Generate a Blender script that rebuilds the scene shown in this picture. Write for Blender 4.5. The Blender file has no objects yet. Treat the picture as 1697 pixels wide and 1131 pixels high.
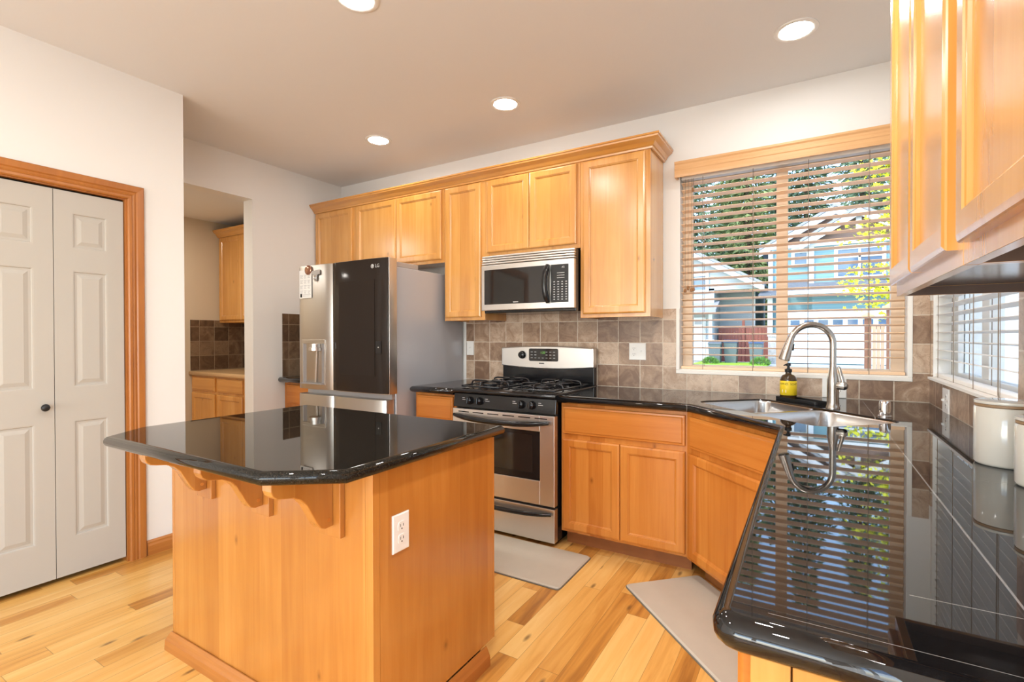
import bpy, bmesh, math, random
from mathutils import Vector, Matrix
random.seed(7)
S = bpy.context.scene
COL = S.collection
PI = math.pi

# ------------------------------------------------------------------ camera
cd = bpy.data.cameras.new('camera'); cam = bpy.data.objects.new('camera', cd); COL.objects.link(cam)
cd.sensor_width = 36.0; cd.lens = 825.5947 / 1697 * 36.0; cd.clip_start = 0.02; cd.clip_end = 400
yaw, pitch, roll = 0.5423, -0.0088, -0.0017
F = Vector((-math.sin(yaw)*math.cos(pitch), math.cos(yaw)*math.cos(pitch), math.sin(pitch)))
Rt = Vector((math.cos(yaw), math.sin(yaw), 0)); Up = Rt.cross(F)
R2 = Rt*math.cos(roll) + Up*math.sin(roll); U2 = Up*math.cos(roll) - Rt*math.sin(roll)
m = Matrix((R2, U2, -F)).transposed().to_4x4(); m.translation = Vector((-0.5335, -3.3583, 1.264))
cam.matrix_world = m
S.camera = cam

# ------------------------------------------------------------------ exposure, sky, sun, added fill lights
S.view_settings.view_transform = 'Standard'; S.view_settings.look = 'None'
S.view_settings.exposure = 0.12; S.view_settings.gamma = 1.0; S.view_settings.use_curve_mapping = False
W = bpy.data.worlds.new('sky'); S.world = W; W.use_nodes = True
nt = W.node_tree; nt.nodes.clear()
sky = nt.nodes.new('ShaderNodeTexSky'); sky.sky_type = 'NISHITA'; sky.sun_disc = False
sky.sun_elevation = math.radians(48); sky.sun_rotation = math.radians(215); sky.air_density = 1.0; sky.dust_density = 0.6; sky.ozone_density = 1.5
bg = nt.nodes.new('ShaderNodeBackground'); bg.inputs['Strength'].default_value = 0.80
wo = nt.nodes.new('ShaderNodeOutputWorld')
nt.links.new(sky.outputs[0], bg.inputs[0]); nt.links.new(bg.outputs[0], wo.inputs[0])

def light(name, kind, loc, direction, energy, color=(1, 1, 1), size=1, size_y=None, angle=None):
    l = bpy.data.lights.new(name, kind); l.energy = energy; l.color = color
    if kind == 'AREA':
        l.shape = 'RECTANGLE' if size_y else 'DISK'; l.size = size
        if size_y: l.size_y = size_y
    if angle: l.angle = angle
    o = bpy.data.objects.new(name, l); COL.objects.link(o); o.location = loc
    o.rotation_euler = Vector(direction).to_track_quat('-Z', 'Y').to_euler()
    return o
light('sun', 'SUN', (-20, -20, 30), (0.50, 0.52, -0.80), 2.7, (1.0, 0.95, 0.86), angle=0.01)
LAMP_E = 105.0
light('rear_fill', 'AREA', (-2.0, -7.70, 1.15), (0, 1, 1.5), 150, (0.93, 0.97, 1.0), 3.2, 2.2)  # added fill light behind the camera, tilted up to brighten the ceiling
light('right_fill', 'AREA', (0.16, -5.55, 1.20), (-1, 0.25, 0.6), 70, (0.92, 0.965, 1.0), 2.5, 2.1)  # added fill light from the right, behind the camera
for lx, ly in ((-0.75, -1.85), (-0.75, -3.3), (-2.24, -3.3)):  # unseen lamps added to brighten the floor and base cabinets
    light('ceiling_fill', 'AREA', (lx, ly, 2.735), (0, 0, -1), 17, (1.0, 0.97, 0.93), 0.14)
light('pantry_fill', 'AREA', (-5.4, -1.3, 2.49), (0, 0, -1), 9, (1.0, 0.90, 0.76), 0.25)  # unseen light added to brighten the pantry
light('passage_fill', 'AREA', (-5.4, -2.4, 2.49), (0, 0, -1), 14, (1.0, 0.94, 0.86), 0.25)  # unseen light added to brighten the passage

# ------------------------------------------------------------------ material helpers
def new_mat(name):
    mt = bpy.data.materials.new(name); mt.use_nodes = True
    t = mt.node_tree; b = t.nodes['Principled BSDF']
    return mt, t, b
def sset(b, **k):
    for a, v in k.items():
        b.inputs[a.replace('_', ' ')].default_value = v
def plain(name, col, rough=0.5, metal=0.0, spec=0.5, emit=None, es=0, coat=0, trans=0, ior=1.45, bump=0, bscale=200, var=0.0, vscale=3.0):
    mt, t, b = new_mat(name)
    b.inputs['Base Color'].default_value = (*col, 1)
    b.inputs['Roughness'].default_value = rough; b.inputs['Metallic'].default_value = metal
    b.inputs['Specular IOR Level'].default_value = spec; b.inputs['Coat Weight'].default_value = coat
    b.inputs['Transmission Weight'].default_value = trans; b.inputs['IOR'].default_value = ior
    if emit: b.inputs['Emission Color'].default_value = (*emit, 1); b.inputs['Emission Strength'].default_value = es
    geo = t.nodes.new('ShaderNodeNewGeometry')
    nz = t.nodes.new('ShaderNodeTexNoise'); nz.inputs['Scale'].default_value = vscale; nz.inputs['Detail'].default_value = 3
    t.links.new(geo.outputs['Position'], nz.inputs['Vector'])
    if var > 0:
        mx = t.nodes.new('ShaderNodeMix'); mx.data_type = 'RGBA'
        mx.inputs[6].default_value = (*[c*(1-var) for c in col], 1); mx.inputs[7].default_value = (*[min(1, c*(1+var)) for c in col], 1)
        t.links.new(nz.outputs['Fac'], mx.inputs[0]); t.links.new(mx.outputs[2], b.inputs['Base Color'])
    if bump > 0:
        n2 = t.nodes.new('ShaderNodeTexNoise'); n2.inputs['Scale'].default_value = bscale; n2.inputs['Detail'].default_value = 2
        t.links.new(geo.outputs['Position'], n2.inputs['Vector'])
        bp = t.nodes.new('ShaderNodeBump'); bp.inputs['Strength'].default_value = bump; bp.inputs['Distance'].default_value = 0.002
        t.links.new(n2.outputs['Fac'], bp.inputs['Height']); t.links.new(bp.outputs[0], b.inputs['Normal'])
    return mt

class G:
    """tiny node-math helper"""
    def __init__(s, t): s.t = t
    def m(s, op, a, b=None, c=None):
        n = s.t.nodes.new('ShaderNodeMath'); n.operation = op
        for i, v in enumerate((a, b, c)):
            if v is None: continue
            if isinstance(v, (int, float)): n.inputs[i].default_value = v
            else: s.t.links.new(v, n.inputs[i])
        return n.outputs[0]
    def vec(s, x, y, z):
        n = s.t.nodes.new('ShaderNodeCombineXYZ')
        for i, v in enumerate((x, y, z)):
            if isinstance(v, (int, float)): n.inputs[i].default_value = v
            else: s.t.links.new(v, n.inputs[i])
        return n.outputs[0]
    def pos(s):
        g = s.t.nodes.new('ShaderNodeNewGeometry'); n = s.t.nodes.new('ShaderNodeSeparateXYZ')
        s.t.links.new(g.outputs['Position'], n.inputs[0]); return n.outputs[0], n.outputs[1], n.outputs[2]
    def noise(s, v, scale, detail=3, rough=0.5, dist=0):
        n = s.t.nodes.new('ShaderNodeTexNoise'); s.t.links.new(v, n.inputs['Vector'])
        n.inputs['Scale'].default_value = scale; n.inputs['Detail'].default_value = detail
        n.inputs['Roughness'].default_value = rough; n.inputs['Distortion'].default_value = dist
        return n.outputs['Fac']
    def white(s, v):
        n = s.t.nodes.new('ShaderNodeTexWhiteNoise'); n.noise_dimensions = '3D'; s.t.links.new(v, n.inputs['Vector']); return n.outputs['Value']
    def voro(s, v, scale):
        n = s.t.nodes.new('ShaderNodeTexVoronoi'); n.voronoi_dimensions = '2D'; s.t.links.new(v, n.inputs['Vector']); n.inputs['Scale'].default_value = scale
        s.gate = s.m('GREATER_THAN', s.white(n.outputs['Position']), 0.58); return n.outputs['Distance']
    def ramp(s, f, stops):
        n = s.t.nodes.new('ShaderNodeValToRGB'); s.t.links.new(f, n.inputs[0])
        while len(n.color_ramp.elements) < len(stops): n.color_ramp.elements.new(0.5)
        for e, (p, c) in zip(n.color_ramp.elements, stops): e.position = p; e.color = (*c, 1) if len(c) == 3 else c
        return n.outputs[0]
    def mix(s, f, a, b):
        n = s.t.nodes.new('ShaderNodeMix'); n.data_type = 'RGBA'
        for i, v in ((0, f), (6, a), (7, b)):
            if isinstance(v, (int, float)): n.inputs[i].default_value = v
            elif isinstance(v, tuple): n.inputs[i].default_value = (*v, 1)
            else: s.t.links.new(v, n.inputs[i])
        return n.outputs[2]
    def bump(s, b, h, strength, dist=0.002):
        n = s.t.nodes.new('ShaderNodeBump'); n.inputs['Strength'].default_value = strength; n.inputs['Distance'].default_value = dist
        s.t.links.new(h, n.inputs['Height']); s.t.links.new(n.outputs[0], b.inputs['Normal'])

def wood(name, light_c, mid_c, dark_c, rough=0.28, coat=0.0, board=0.085, horiz=False, knots=0.6, tone=0.5):
    mt, t, b = new_mat(name); g = G(t); x, y, z = g.pos()
    if horiz: u, w = z, g.m('SUBTRACT', x, g.m('MULTIPLY', y, 0.73))
    else: u, w = g.m('SUBTRACT', x, g.m('MULTIPLY', y, 0.73)), z
    sid = g.m('FLOOR', g.m('DIVIDE', g.m('ADD', u, g.m('MULTIPLY', g.noise(g.vec(u, 0.3, 0), 3.0, 0), 0.12)), board))
    tv = g.white(g.vec(sid, 3.3, 1.7))
    gv = g.vec(g.m('MULTIPLY', u, 26), g.m('MULTIPLY', sid, 7.1), g.m('MULTIPLY', w, 1.5))
    n1 = g.noise(gv, 1.0, 4, 0.55, 0.6)
    fv = g.vec(g.m('MULTIPLY', u, 160), 0.0, g.m('MULTIPLY', w, 6))
    n2 = g.noise(fv, 1.0, 2)
    bl = g.noise(g.vec(g.m('MULTIPLY', u, 5), 1.0, g.m('MULTIPLY', w, 2.5)), 1.0, 2)
    f = g.m('ADD', g.m('MULTIPLY', n1, 0.55), g.m('ADD', g.m('MULTIPLY', tv, tone), g.m('ADD', g.m('MULTIPLY', n2, 0.12), g.m('MULTIPLY', bl, 0.35))))
    f = g.m('MULTIPLY', f, 1.0/(0.55+tone+0.47))
    c = g.ramp(f, [(0.22, dark_c), (0.5, mid_c), (0.74, light_c)])
    if knots > 0:
        v = g.voro(g.vec(g.m('ADD', g.m('MULTIPLY', u, 4.2), g.m('MULTIPLY', g.m('SUBTRACT', bl, 0.5), 0.12)), g.m('MULTIPLY', w, 2.4), 0.0), 1.0)
        k = g.ramp(v, [(0.012, (1, 1, 1)), (0.024, (0.55, 0.55, 0.55)), (0.06, (0, 0, 0))])
        k = g.m('MULTIPLY', k, g.gate)
        c = g.mix(g.m('MULTIPLY', k, knots), c, tuple(q*0.38 for q in dark_c))
    t.links.new(c, b.inputs['Base Color'])
    b.inputs['Roughness'].default_value = rough; b.inputs['Specular IOR Level'].default_value = 0.45
    b.inputs['Coat Weight'].default_value = coat; b.inputs['Coat Roughness'].default_value = 0.22; b.inputs['Coat IOR'].default_value = 1.6
    g.bump(b, n2, 0.04, 0.001)
    return mt

def floor_mat():
    mt, t, b = new_mat('maple_plank_floor'); g = G(t); x, y, z = g.pos()
    w = 0.089; L = 1.05
    cf = g.m('DIVIDE', g.m('ADD', x, 20.03), w); ci = g.m('FLOOR', cf); fx = g.m('FRACT', cf)
    off = g.m('MULTIPLY', g.white(g.vec(ci, 2.2, 5.5)), 7.0)
    rf = g.m('DIVIDE', g.m('ADD', g.m('ADD', y, 30.0), off), L); ri = g.m('FLOOR', rf); fy = g.m('FRACT', rf)
    tv = g.white(g.vec(ci, ri, 1.0)); tv2 = g.white(g.vec(ci, ri, 9.0))
    gv = g.vec(g.m('MULTIPLY', x, 20), g.m('ADD', g.m('MULTIPLY', y, 1.6), g.m('MULTIPLY', tv2, 60)), g.m('MULTIPLY', tv, 30))
    n1 = g.noise(gv, 1.0, 4, 0.55, 0.9)
    n2 = g.noise(g.vec(g.m('MULTIPLY', x, 120), g.m('MULTIPLY', y, 5), 0.0), 1.0, 2)
    f = g.m('ADD', g.m('MULTIPLY', n1, 0.62), g.m('ADD', g.m('MULTIPLY', tv, 0.42), g.m('MULTIPLY', n2, 0.10)))
    c = g.ramp(f, [(0.26, (0.36, 0.145, 0.03)), (0.42, (0.60, 0.275, 0.055)), (0.62, (0.77, 0.425, 0.115)), (0.85, (0.85, 0.545, 0.195))])
    streak = g.ramp(g.noise(g.vec(g.m('MULTIPLY', x, 34), g.m('ADD', g.m('MULTIPLY', y, 1.1), g.m('MULTIPLY', tv, 40)), g.m('MULTIPLY', tv2, 20)), 1.0, 3, 0.6, 1.2), [(0.62, (0, 0, 0)), (0.74, (1, 1, 1))])
    c = g.mix(g.m('MULTIPLY', streak, 0.35), c, (0.36, 0.17, 0.055))
    v = g.voro(g.vec(g.m('MULTIPLY', x, 6.0), g.m('ADD', g.m('MULTIPLY', y, 2.0), g.m('MULTIPLY', tv2, 20)), 0.0), 1.0)
    k = g.ramp(v, [(0.02, (1, 1, 1)), (0.075, (0, 0, 0))])
    k = g.m('MULTIPLY', k, g.gate)
    c = g.mix(g.m('MULTIPLY', k, 0.75), c, (0.13, 0.055, 0.02))
    ex = g.m('MINIMUM', fx, g.m('SUBTRACT', 1.0, fx)); ey = g.m('MINIMUM', fy, g.m('SUBTRACT', 1.0, fy))
    gx = g.m('LESS_THAN', ex, 0.011); gy = g.m('LESS_THAN', ey, 0.0012)
    gap = g.m('MAXIMUM', gx, gy)
    c = g.mix(g.m('MULTIPLY', gap, 0.55), c, (0.20, 0.10, 0.03))
    t.links.new(c, b.inputs['Base Color']); b.inputs['Roughness'].default_value = 0.30; b.inputs['Specular IOR Level'].default_value = 0.42
    g.bump(b, g.m('SUBTRACT', 1.0, gap), 0.25, 0.001)
    return mt

def tile_mat(name, cols, grout, u0=0.0):
    mt, t, b = new_mat(name); g = G(t); x, y, z = g.pos()
    P = 0.1532
    uf = g.m('DIVIDE', g.m('ADD', g.m('ADD', x, y), 1.85+20*P+u0), P); zf = g.m('DIVIDE', g.m('SUBTRACT', z, 0.9145), P)
    ui, zi = g.m('FLOOR', uf), g.m('FLOOR', zf); fu, fz = g.m('FRACT', uf), g.m('FRACT', zf)
    wob = g.m('MULTIPLY', g.m('SUBTRACT', g.noise(g.vec(x, y, z), 45, 2), 0.5), 0.03)
    eu = g.m('ADD', g.m('MINIMUM', fu, g.m('SUBTRACT', 1.0, fu)), wob); ez = g.m('ADD', g.m('MINIMUM', fz, g.m('SUBTRACT', 1.0, fz)), wob)
    e = g.m('MINIMUM', eu, ez)
    gr = g.ramp(e, [(0.014, (1, 1, 1)), (0.024, (0, 0, 0))])
    tv = g.white(g.vec(ui, zi, 4.0))
    n = g.noise(g.vec(g.m('ADD', x, g.m('MULTIPLY', tv, 9)), y, z), 9, 5, 0.62, 1.2)
    f = g.m('ADD', g.m('MULTIPLY', n, 0.7), g.m('MULTIPLY', tv, 0.3))
    c = g.ramp(f, [(0.32, cols[0]), (0.5, cols[1]), (0.66, cols[2])])
    vein = g.noise(g.vec(g.m('ADD', x, g.m('MULTIPLY', tv, 5)), y, z), 14, 4, 0.6, 2.5)
    vv = g.ramp(vein, [(0.485, (0, 0, 0)), (0.5, (1, 1, 1)), (0.515, (0, 0, 0))])
    c = g.mix(g.m('MULTIPLY', vv, 0.55), c, tuple(q*0.8 for q in cols[0]))
    c = g.mix(gr, c, grout)
    t.links.new(c, b.inputs['Base Color']); b.inputs['Roughness'].default_value = 0.33
    h = g.m('ADD', g.m('MULTIPLY', g.m('SUBTRACT', 1.0, gr), 0.7), g.m('MULTIPLY', n, 0.5))
    g.bump(b, h, 0.35, 0.003)
    return mt

def granite(name, base, speck, amount, seams=(), ior=1.56):
    mt, t, b = new_mat(name); g = G(t); x, y, z = g.pos(); p = g.vec(x, y, z)
    n = g.noise(p, 620, 2, 0.6); n2 = g.noise(p, 210, 2, 0.6)
    f = g.ramp(g.m('ADD', g.m('MULTIPLY', n, 0.65), g.m('MULTIPLY', n2, 0.35)), [(0.50, (0, 0, 0)), (0.66, (1, 1, 1))])
    c = g.mix(g.m('MULTIPLY', f, amount), base, speck)
    for (x0, y0, x1, y1, hw) in seams:
        dx, dy = x1-x0, y1-y0; L = math.hypot(dx, dy); ax, ay = -dy/L, dx/L; tx, ty = dx/L, dy/L
        d = g.m('ABSOLUTE', g.m('ADD', g.m('ADD', g.m('MULTIPLY', x, ax), g.m('MULTIPLY', y, ay)), -(ax*x0+ay*y0)))
        s = g.m('ADD', g.m('ADD', g.m('MULTIPLY', x, tx), g.m('MULTIPLY', y, ty)), -(tx*x0+ty*y0))
        on = g.m('MULTIPLY', g.m('LESS_THAN', d, hw), g.m('MULTIPLY', g.m('GREATER_THAN', s, 0.0), g.m('LESS_THAN', s, L)))
        c = g.mix(g.m('MULTIPLY', on, 0.7), c, (0.30, 0.29, 0.28))
    t.links.new(c, b.inputs['Base Color']); b.inputs['Roughness'].default_value = 0.018
    b.inputs['Specular IOR Level'].default_value = 0.5; b.inputs['IOR'].default_value = ior
    return mt

def steel(name, col, rough, axis='x', aniso=0.0, scale=1.0):
    mt, t, b = new_mat(name); g = G(t); x, y, z = g.pos()
    sc = {'x': (4, 4, 700), 'z': (700, 700, 4)}[axis]
    n = g.noise(g.vec(g.m('MULTIPLY', x, sc[0]), g.m('MULTIPLY', y, sc[1]), g.m('MULTIPLY', z, sc[2])), 1.0, 2)
    b.inputs['Base Color'].default_value = (*col, 1); b.inputs['Metallic'].default_value = 1
    t.links.new(g.m('ADD', rough-0.05, g.m('MULTIPLY', n, 0.10)), b.inputs['Roughness'])
    g.bump(b, n, 0.02, 0.0005)
    return mt

def siding(name, col, gap=0.16):
    mt, t, b = new_mat(name); g = G(t); x, y, z = g.pos()
    f = g.m('FRACT', g.m('DIVIDE', z, gap)); l = g.m('LESS_THAN', f, 0.10)
    t.links.new(g.mix(g.m('MULTIPLY', l, 0.45), col, tuple(c*0.4 for c in col)), b.inputs['Base Color'])
    b.inputs['Roughness'].default_value = 0.7
    return mt

def glass_mat():
    mt, t, b = new_mat('window_glass')
    b.inputs['Base Color'].default_value = (0.98, 1, 0.99, 1); b.inputs['Roughness'].default_value = 0.0
    b.inputs['Transmission Weight'].default_value = 1.0; b.inputs['IOR'].default_value = 1.02
    return mt

M = {}
M['wall'] = plain('warm_white_paint', (0.80, 0.79, 0.765), 0.75, spec=0.25, bump=0.05, bscale=160)
M['wallp'] = plain('tan_pantry_paint', (0.66, 0.565, 0.43), 0.75, spec=0.25)
M['ceil'] = plain('ceiling_paint', (0.79, 0.79, 0.79), 0.9, spec=0.1, bump=0.05, bscale=120)
M['door'] = plain('door_paint', (0.47, 0.445, 0.40), 0.42, spec=0.4)
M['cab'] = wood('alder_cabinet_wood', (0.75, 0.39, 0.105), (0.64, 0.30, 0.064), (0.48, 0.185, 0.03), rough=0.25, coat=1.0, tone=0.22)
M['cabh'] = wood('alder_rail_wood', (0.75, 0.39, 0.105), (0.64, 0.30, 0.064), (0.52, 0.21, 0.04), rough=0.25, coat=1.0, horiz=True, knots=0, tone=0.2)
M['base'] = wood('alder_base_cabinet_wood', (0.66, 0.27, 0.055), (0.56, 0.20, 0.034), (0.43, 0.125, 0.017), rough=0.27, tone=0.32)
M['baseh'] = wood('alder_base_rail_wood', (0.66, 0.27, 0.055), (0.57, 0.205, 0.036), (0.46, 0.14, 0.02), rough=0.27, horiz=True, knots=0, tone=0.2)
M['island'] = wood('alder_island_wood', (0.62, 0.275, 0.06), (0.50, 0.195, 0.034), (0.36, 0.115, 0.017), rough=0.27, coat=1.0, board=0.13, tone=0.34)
M['casing'] = wood('stained_fir_trim', (0.52, 0.21, 0.05), (0.42, 0.155, 0.034), (0.30, 0.095, 0.02), rough=0.3, knots=0.1, tone=0.15)
M['casingh'] = wood('stained_fir_trim_flat', (0.52, 0.21, 0.05), (0.42, 0.155, 0.034), (0.30, 0.095, 0.02), rough=0.3, knots=0, horiz=True, tone=0.15)
M['valance'] = wood('valance_oak', (0.74, 0.46, 0.235), (0.66, 0.38, 0.17), (0.56, 0.29, 0.115), rough=0.35, knots=0, horiz=True, tone=0.1)
M['slat'] = plain('blind_slat_oak', (0.88, 0.61, 0.39), 0.4, var=0.08)
M['slat_glare'] = plain('blind_slat_glare', (0.86, 0.83, 0.79), 0.4, var=0.04)  # same wood slats, with window glare put into a paler colour
M['floor'] = floor_mat()
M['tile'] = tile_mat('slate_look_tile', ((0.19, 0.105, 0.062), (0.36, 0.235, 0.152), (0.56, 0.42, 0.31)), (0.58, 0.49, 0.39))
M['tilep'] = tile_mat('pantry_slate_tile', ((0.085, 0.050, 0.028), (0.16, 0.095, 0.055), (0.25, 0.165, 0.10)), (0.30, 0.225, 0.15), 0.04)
M['granite'] = granite('black_granite', (0.005, 0.005, 0.0055), (0.035, 0.035, 0.038), 0.3,
    [(-0.30, -0.10, -0.30, -2.508, 0.0016), (-0.42, -2.508, 0.0, -2.508, 0.0009), (-0.58, -2.655, -0.02, -2.655, 0.0006), (-1.085, -0.70, -1.29, -0.12, 0.001), (-0.30, -1.10, 0, -1.10, 0.0006), (-0.30, -1.75, 0, -1.75, 0.0006)])
M['granitei'] = granite('speckled_black_granite', (0.006, 0.0056, 0.0046), (0.075, 0.065, 0.05), 0.6, (), 1.38)
M['steel'] = steel('brushed_stainless', (0.74, 0.72, 0.69), 0.36, 'x')
M['steelv'] = steel('brushed_stainless_vertical', (0.60, 0.58, 0.55), 0.36, 'z')
M['sink'] = steel('sink_stainless', (0.70, 0.71, 0.72), 0.22, 'x')
M['nickel'] = plain('brushed_nickel', (0.50, 0.47, 0.43), 0.24, 1.0)
M['chrome'] = plain('chrome', (0.85, 0.86, 0.88), 0.05, 1.0)
M['fridge_side'] = plain('fridge_side_grey', (0.47, 0.49, 0.53), 0.30, 0.25)
M['black_glass'] = plain('black_glass', (0.018, 0.016, 0.015), 0.05, spec=0.6)
M['fridge_glass'] = plain('smoked_door_glass', (0.026, 0.020, 0.017), 0.10, spec=0.25)
M['black'] = plain('black_enamel', (0.010, 0.010, 0.011), 0.16, spec=0.55)
M['blackm'] = plain('matte_black', (0.012, 0.012, 0.013), 0.45)
M['iron'] = plain('cast_iron', (0.014, 0.014, 0.016), 0.22, spec=0.6, bump=0.10, bscale=500)
M['dark'] = plain('dark_gap', (0.012, 0.010, 0.009), 0.8, spec=0.1)
M['grey'] = plain('dispenser_grey', (0.44, 0.43, 0.43), 0.35, 0.4)
M['greyd'] = plain('dispenser_recess_grey', (0.30, 0.29, 0.295), 0.4, 0.3)
M['white'] = plain('white_plastic', (0.82, 0.82, 0.80), 0.3)
M['vinyl'] = plain('cream_vinyl', (0.82, 0.64, 0.47), 0.4)
M['vinylw'] = plain('white_vinyl', (0.84, 0.84, 0.82), 0.4)
M['trimw'] = plain('white_sill_paint', (0.83, 0.80, 0.75), 0.45)
M['mat'] = plain('taupe_vinyl_mat', (0.52, 0.47, 0.385), 0.55, bump=0.25, bscale=60, var=0.05, vscale=14)
M['mate'] = plain('mat_dark_edge', (0.16, 0.14, 0.11), 0.6)
M['ceramic'] = plain('cream_glazed_ceramic', (0.76, 0.735, 0.665), 0.10, coat=0.6, var=0.03)
M['lidwood'] = plain('canister_lid_wood', (0.36, 0.23, 0.13), 0.45, var=0.2, vscale=40)
M['amber'] = plain('amber_glass', (0.055, 0.030, 0.012), 0.06, spec=0.6)
M['yellow'] = plain('yellow_label', (0.80, 0.58, 0.02), 0.45)
M['paper'] = plain('paper', (0.83, 0.83, 0.82), 0.7)
M['ink'] = plain('printed_grey', (0.40, 0.42, 0.45), 0.8)
M['inkd'] = plain('printed_black', (0.02, 0.02, 0.02), 0.6)
M['legend'] = plain('panel_legend', (0.55, 0.55, 0.55), 0.5)
M['lens'] = plain('lamp_lens', (1, 1, 1), 0.5, emit=(1.0, 0.975, 0.945), es=LAMP_E)
M['led'] = plain('green_display', (0.02, 0.05, 0.01), 0.3, emit=(0.35, 0.9, 0.15), es=0.6)
M['glass'] = glass_mat()
M['copper'] = plain('copper_magnet', (0.42, 0.22, 0.15), 0.2, 0.8)
M['tassel'] = plain('tassel_wood', (0.28, 0.13, 0.05), 0.4)
M['cord'] = plain('blind_cord', (0.30, 0.24, 0.19), 0.8)
M['pantrytop'] = plain('oak_laminate', (0.62, 0.40, 0.20), 0.3, var=0.06)
M['kick'] = plain('stained_kick', (0.30, 0.11, 0.03), 0.5, var=0.2, vscale=12)
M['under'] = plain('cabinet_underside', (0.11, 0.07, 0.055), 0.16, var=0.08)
# outdoors
M['blue'] = siding('teal_lap_siding', (0.19, 0.325, 0.355))
M['greys'] = siding('grey_lap_siding', (0.42, 0.44, 0.44))
M['shake'] = siding('brown_shingle', (0.21, 0.13, 0.095), 0.13)
M['wtrim'] = plain('exterior_white_trim', (0.72, 0.72, 0.71), 0.6)
M['roof'] = plain('asphalt_shingle', (0.15, 0.155, 0.165), 0.85, var=0.3, vscale=6)
M['roofl'] = plain('light_roof_shingle', (0.30, 0.30, 0.31), 0.85, var=0.15, vscale=6)
M['stone'] = plain('ledge_stone', (0.46, 0.42, 0.38), 0.8, var=0.45, vscale=7)
M['pane'] = plain('exterior_window_pane', (0.10, 0.15, 0.22), 0.05, spec=0.8)
M['panel'] = plain('garage_panel_white', (0.66, 0.70, 0.70), 0.5)
M['conc'] = plain('concrete', (0.42, 0.43, 0.42), 0.9, var=0.1, vscale=1.5)
M['grass'] = plain('lawn_green', (0.30, 0.55, 0.03), 0.9, var=0.3, vscale=9)
M['redf'] = plain('red_fence_boards', (0.26, 0.085, 0.06), 0.8, var=0.2, vscale=5)
M['cedar'] = plain('cedar_boards', (0.56, 0.37, 0.235), 0.7, var=0.18, vscale=9)
M['cedard'] = plain('cedar_post', (0.22, 0.10, 0.055), 0.7, var=0.2, vscale=9)
M['cedarl'] = plain('cedar_cap', (0.66, 0.42, 0.22), 0.7)
M['bin'] = plain('bin_grey', (0.13, 0.145, 0.155), 0.5)
M['binb'] = plain('bin_blue_lid', (0.06, 0.10, 0.20), 0.35)
M['stucco'] = plain('grey_stucco', (0.60, 0.585, 0.56), 0.95, bump=0.5, bscale=30, var=0.12, vscale=8)
M['trunk'] = plain('bark', (0.12, 0.085, 0.06), 0.9, var=0.3)
M['fir'] = plain('fir_needles', (0.15, 0.215, 0.12), 0.8, var=0.5, vscale=0.8)
M['fir2'] = plain('cedar_needles', (0.215, 0.265, 0.10), 0.8, var=0.45, vscale=0.8)
M['maple'] = plain('yellow_green_leaves', (0.66, 0.66, 0.03), 0.55, var=0.25, vscale=3)
M['shrub'] = plain('shrub_leaves', (0.14, 0.26, 0.05), 0.7, var=0.4, vscale=6)

# ------------------------------------------------------------------ mesh helpers
OFF = {}
def B(): return bmesh.new()
def face(bm, pts):
    return bm.faces.new([bm.verts.new(p) for p in pts])
def box(bm, x0, x1, y0, y1, z0, z1):
    v = [bm.verts.new((x, y, z)) for x in (x0, x1) for y in (y0, y1) for z in (z0, z1)]
    for f in ((0, 1, 3, 2), (4, 6, 7, 5), (0, 4, 5, 1), (2, 3, 7, 6), (0, 2, 6, 4), (1, 5, 7, 3)):
        bm.faces.new([v[i] for i in f])
    return bm
def obox(bm, o, u, v, w, a0, a1, b0, b1, c0, c1):
    """box in a frame o,u,v,w"""
    o, u, v, w = map(Vector, (o, u, v, w))
    p = [bm.verts.new(o+u*a+v*b+w*c) for a in (a0, a1) for b in (b0, b1) for c in (c0, c1)]
    for f in ((0, 1, 3, 2), (4, 6, 7, 5), (0, 4, 5, 1), (2, 3, 7, 6), (0, 2, 6, 4), (1, 5, 7, 3)):
        bm.faces.new([p[i] for i in f])
def prism(bm, poly, o, u, v, w, t):
    """polygon (in u,v) extruded along w by t"""
    o, u, v, w = map(Vector, (o, u, v, w))
    a = [bm.verts.new(o+u*p[0]+v*p[1]) for p in poly]; c = [bm.verts.new(o+u*p[0]+v*p[1]+w*t) for p in poly]
    bm.faces.new(a); bm.faces.new(c[::-1]); n = len(poly)
    for i in range(n): bm.faces.new((a[i], c[i], c[(i+1) % n], a[(i+1) % n]))
def loops(bm, L, cap0=True, cap1=True, closed=True):
    R = [[bm.verts.new(p) for p in l] for l in L]
    for a, c in zip(R, R[1:]):
        n = len(a)
        for i in range(n if closed else n-1):
            j = (i+1) % n; bm.faces.new((a[i], a[j], c[j], c[i]))
    if cap0: bm.faces.new(R[0][::-1])
    if cap1: bm.faces.new(R[-1])
    return R
def lathe(bm, prof, c, seg=28, axis=(0, 0, 1), cap0=True, cap1=True):
    ax = Vector(axis).normalized(); q = Vector((0, 0, 1)).rotation_difference(ax); c = Vector(c)
    loops(bm, [[c+q @ Vector((r*math.cos(2*PI*i/seg), r*math.sin(2*PI*i/seg), h)) for i in range(seg)] for r, h in prof], cap0, cap1)
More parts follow.
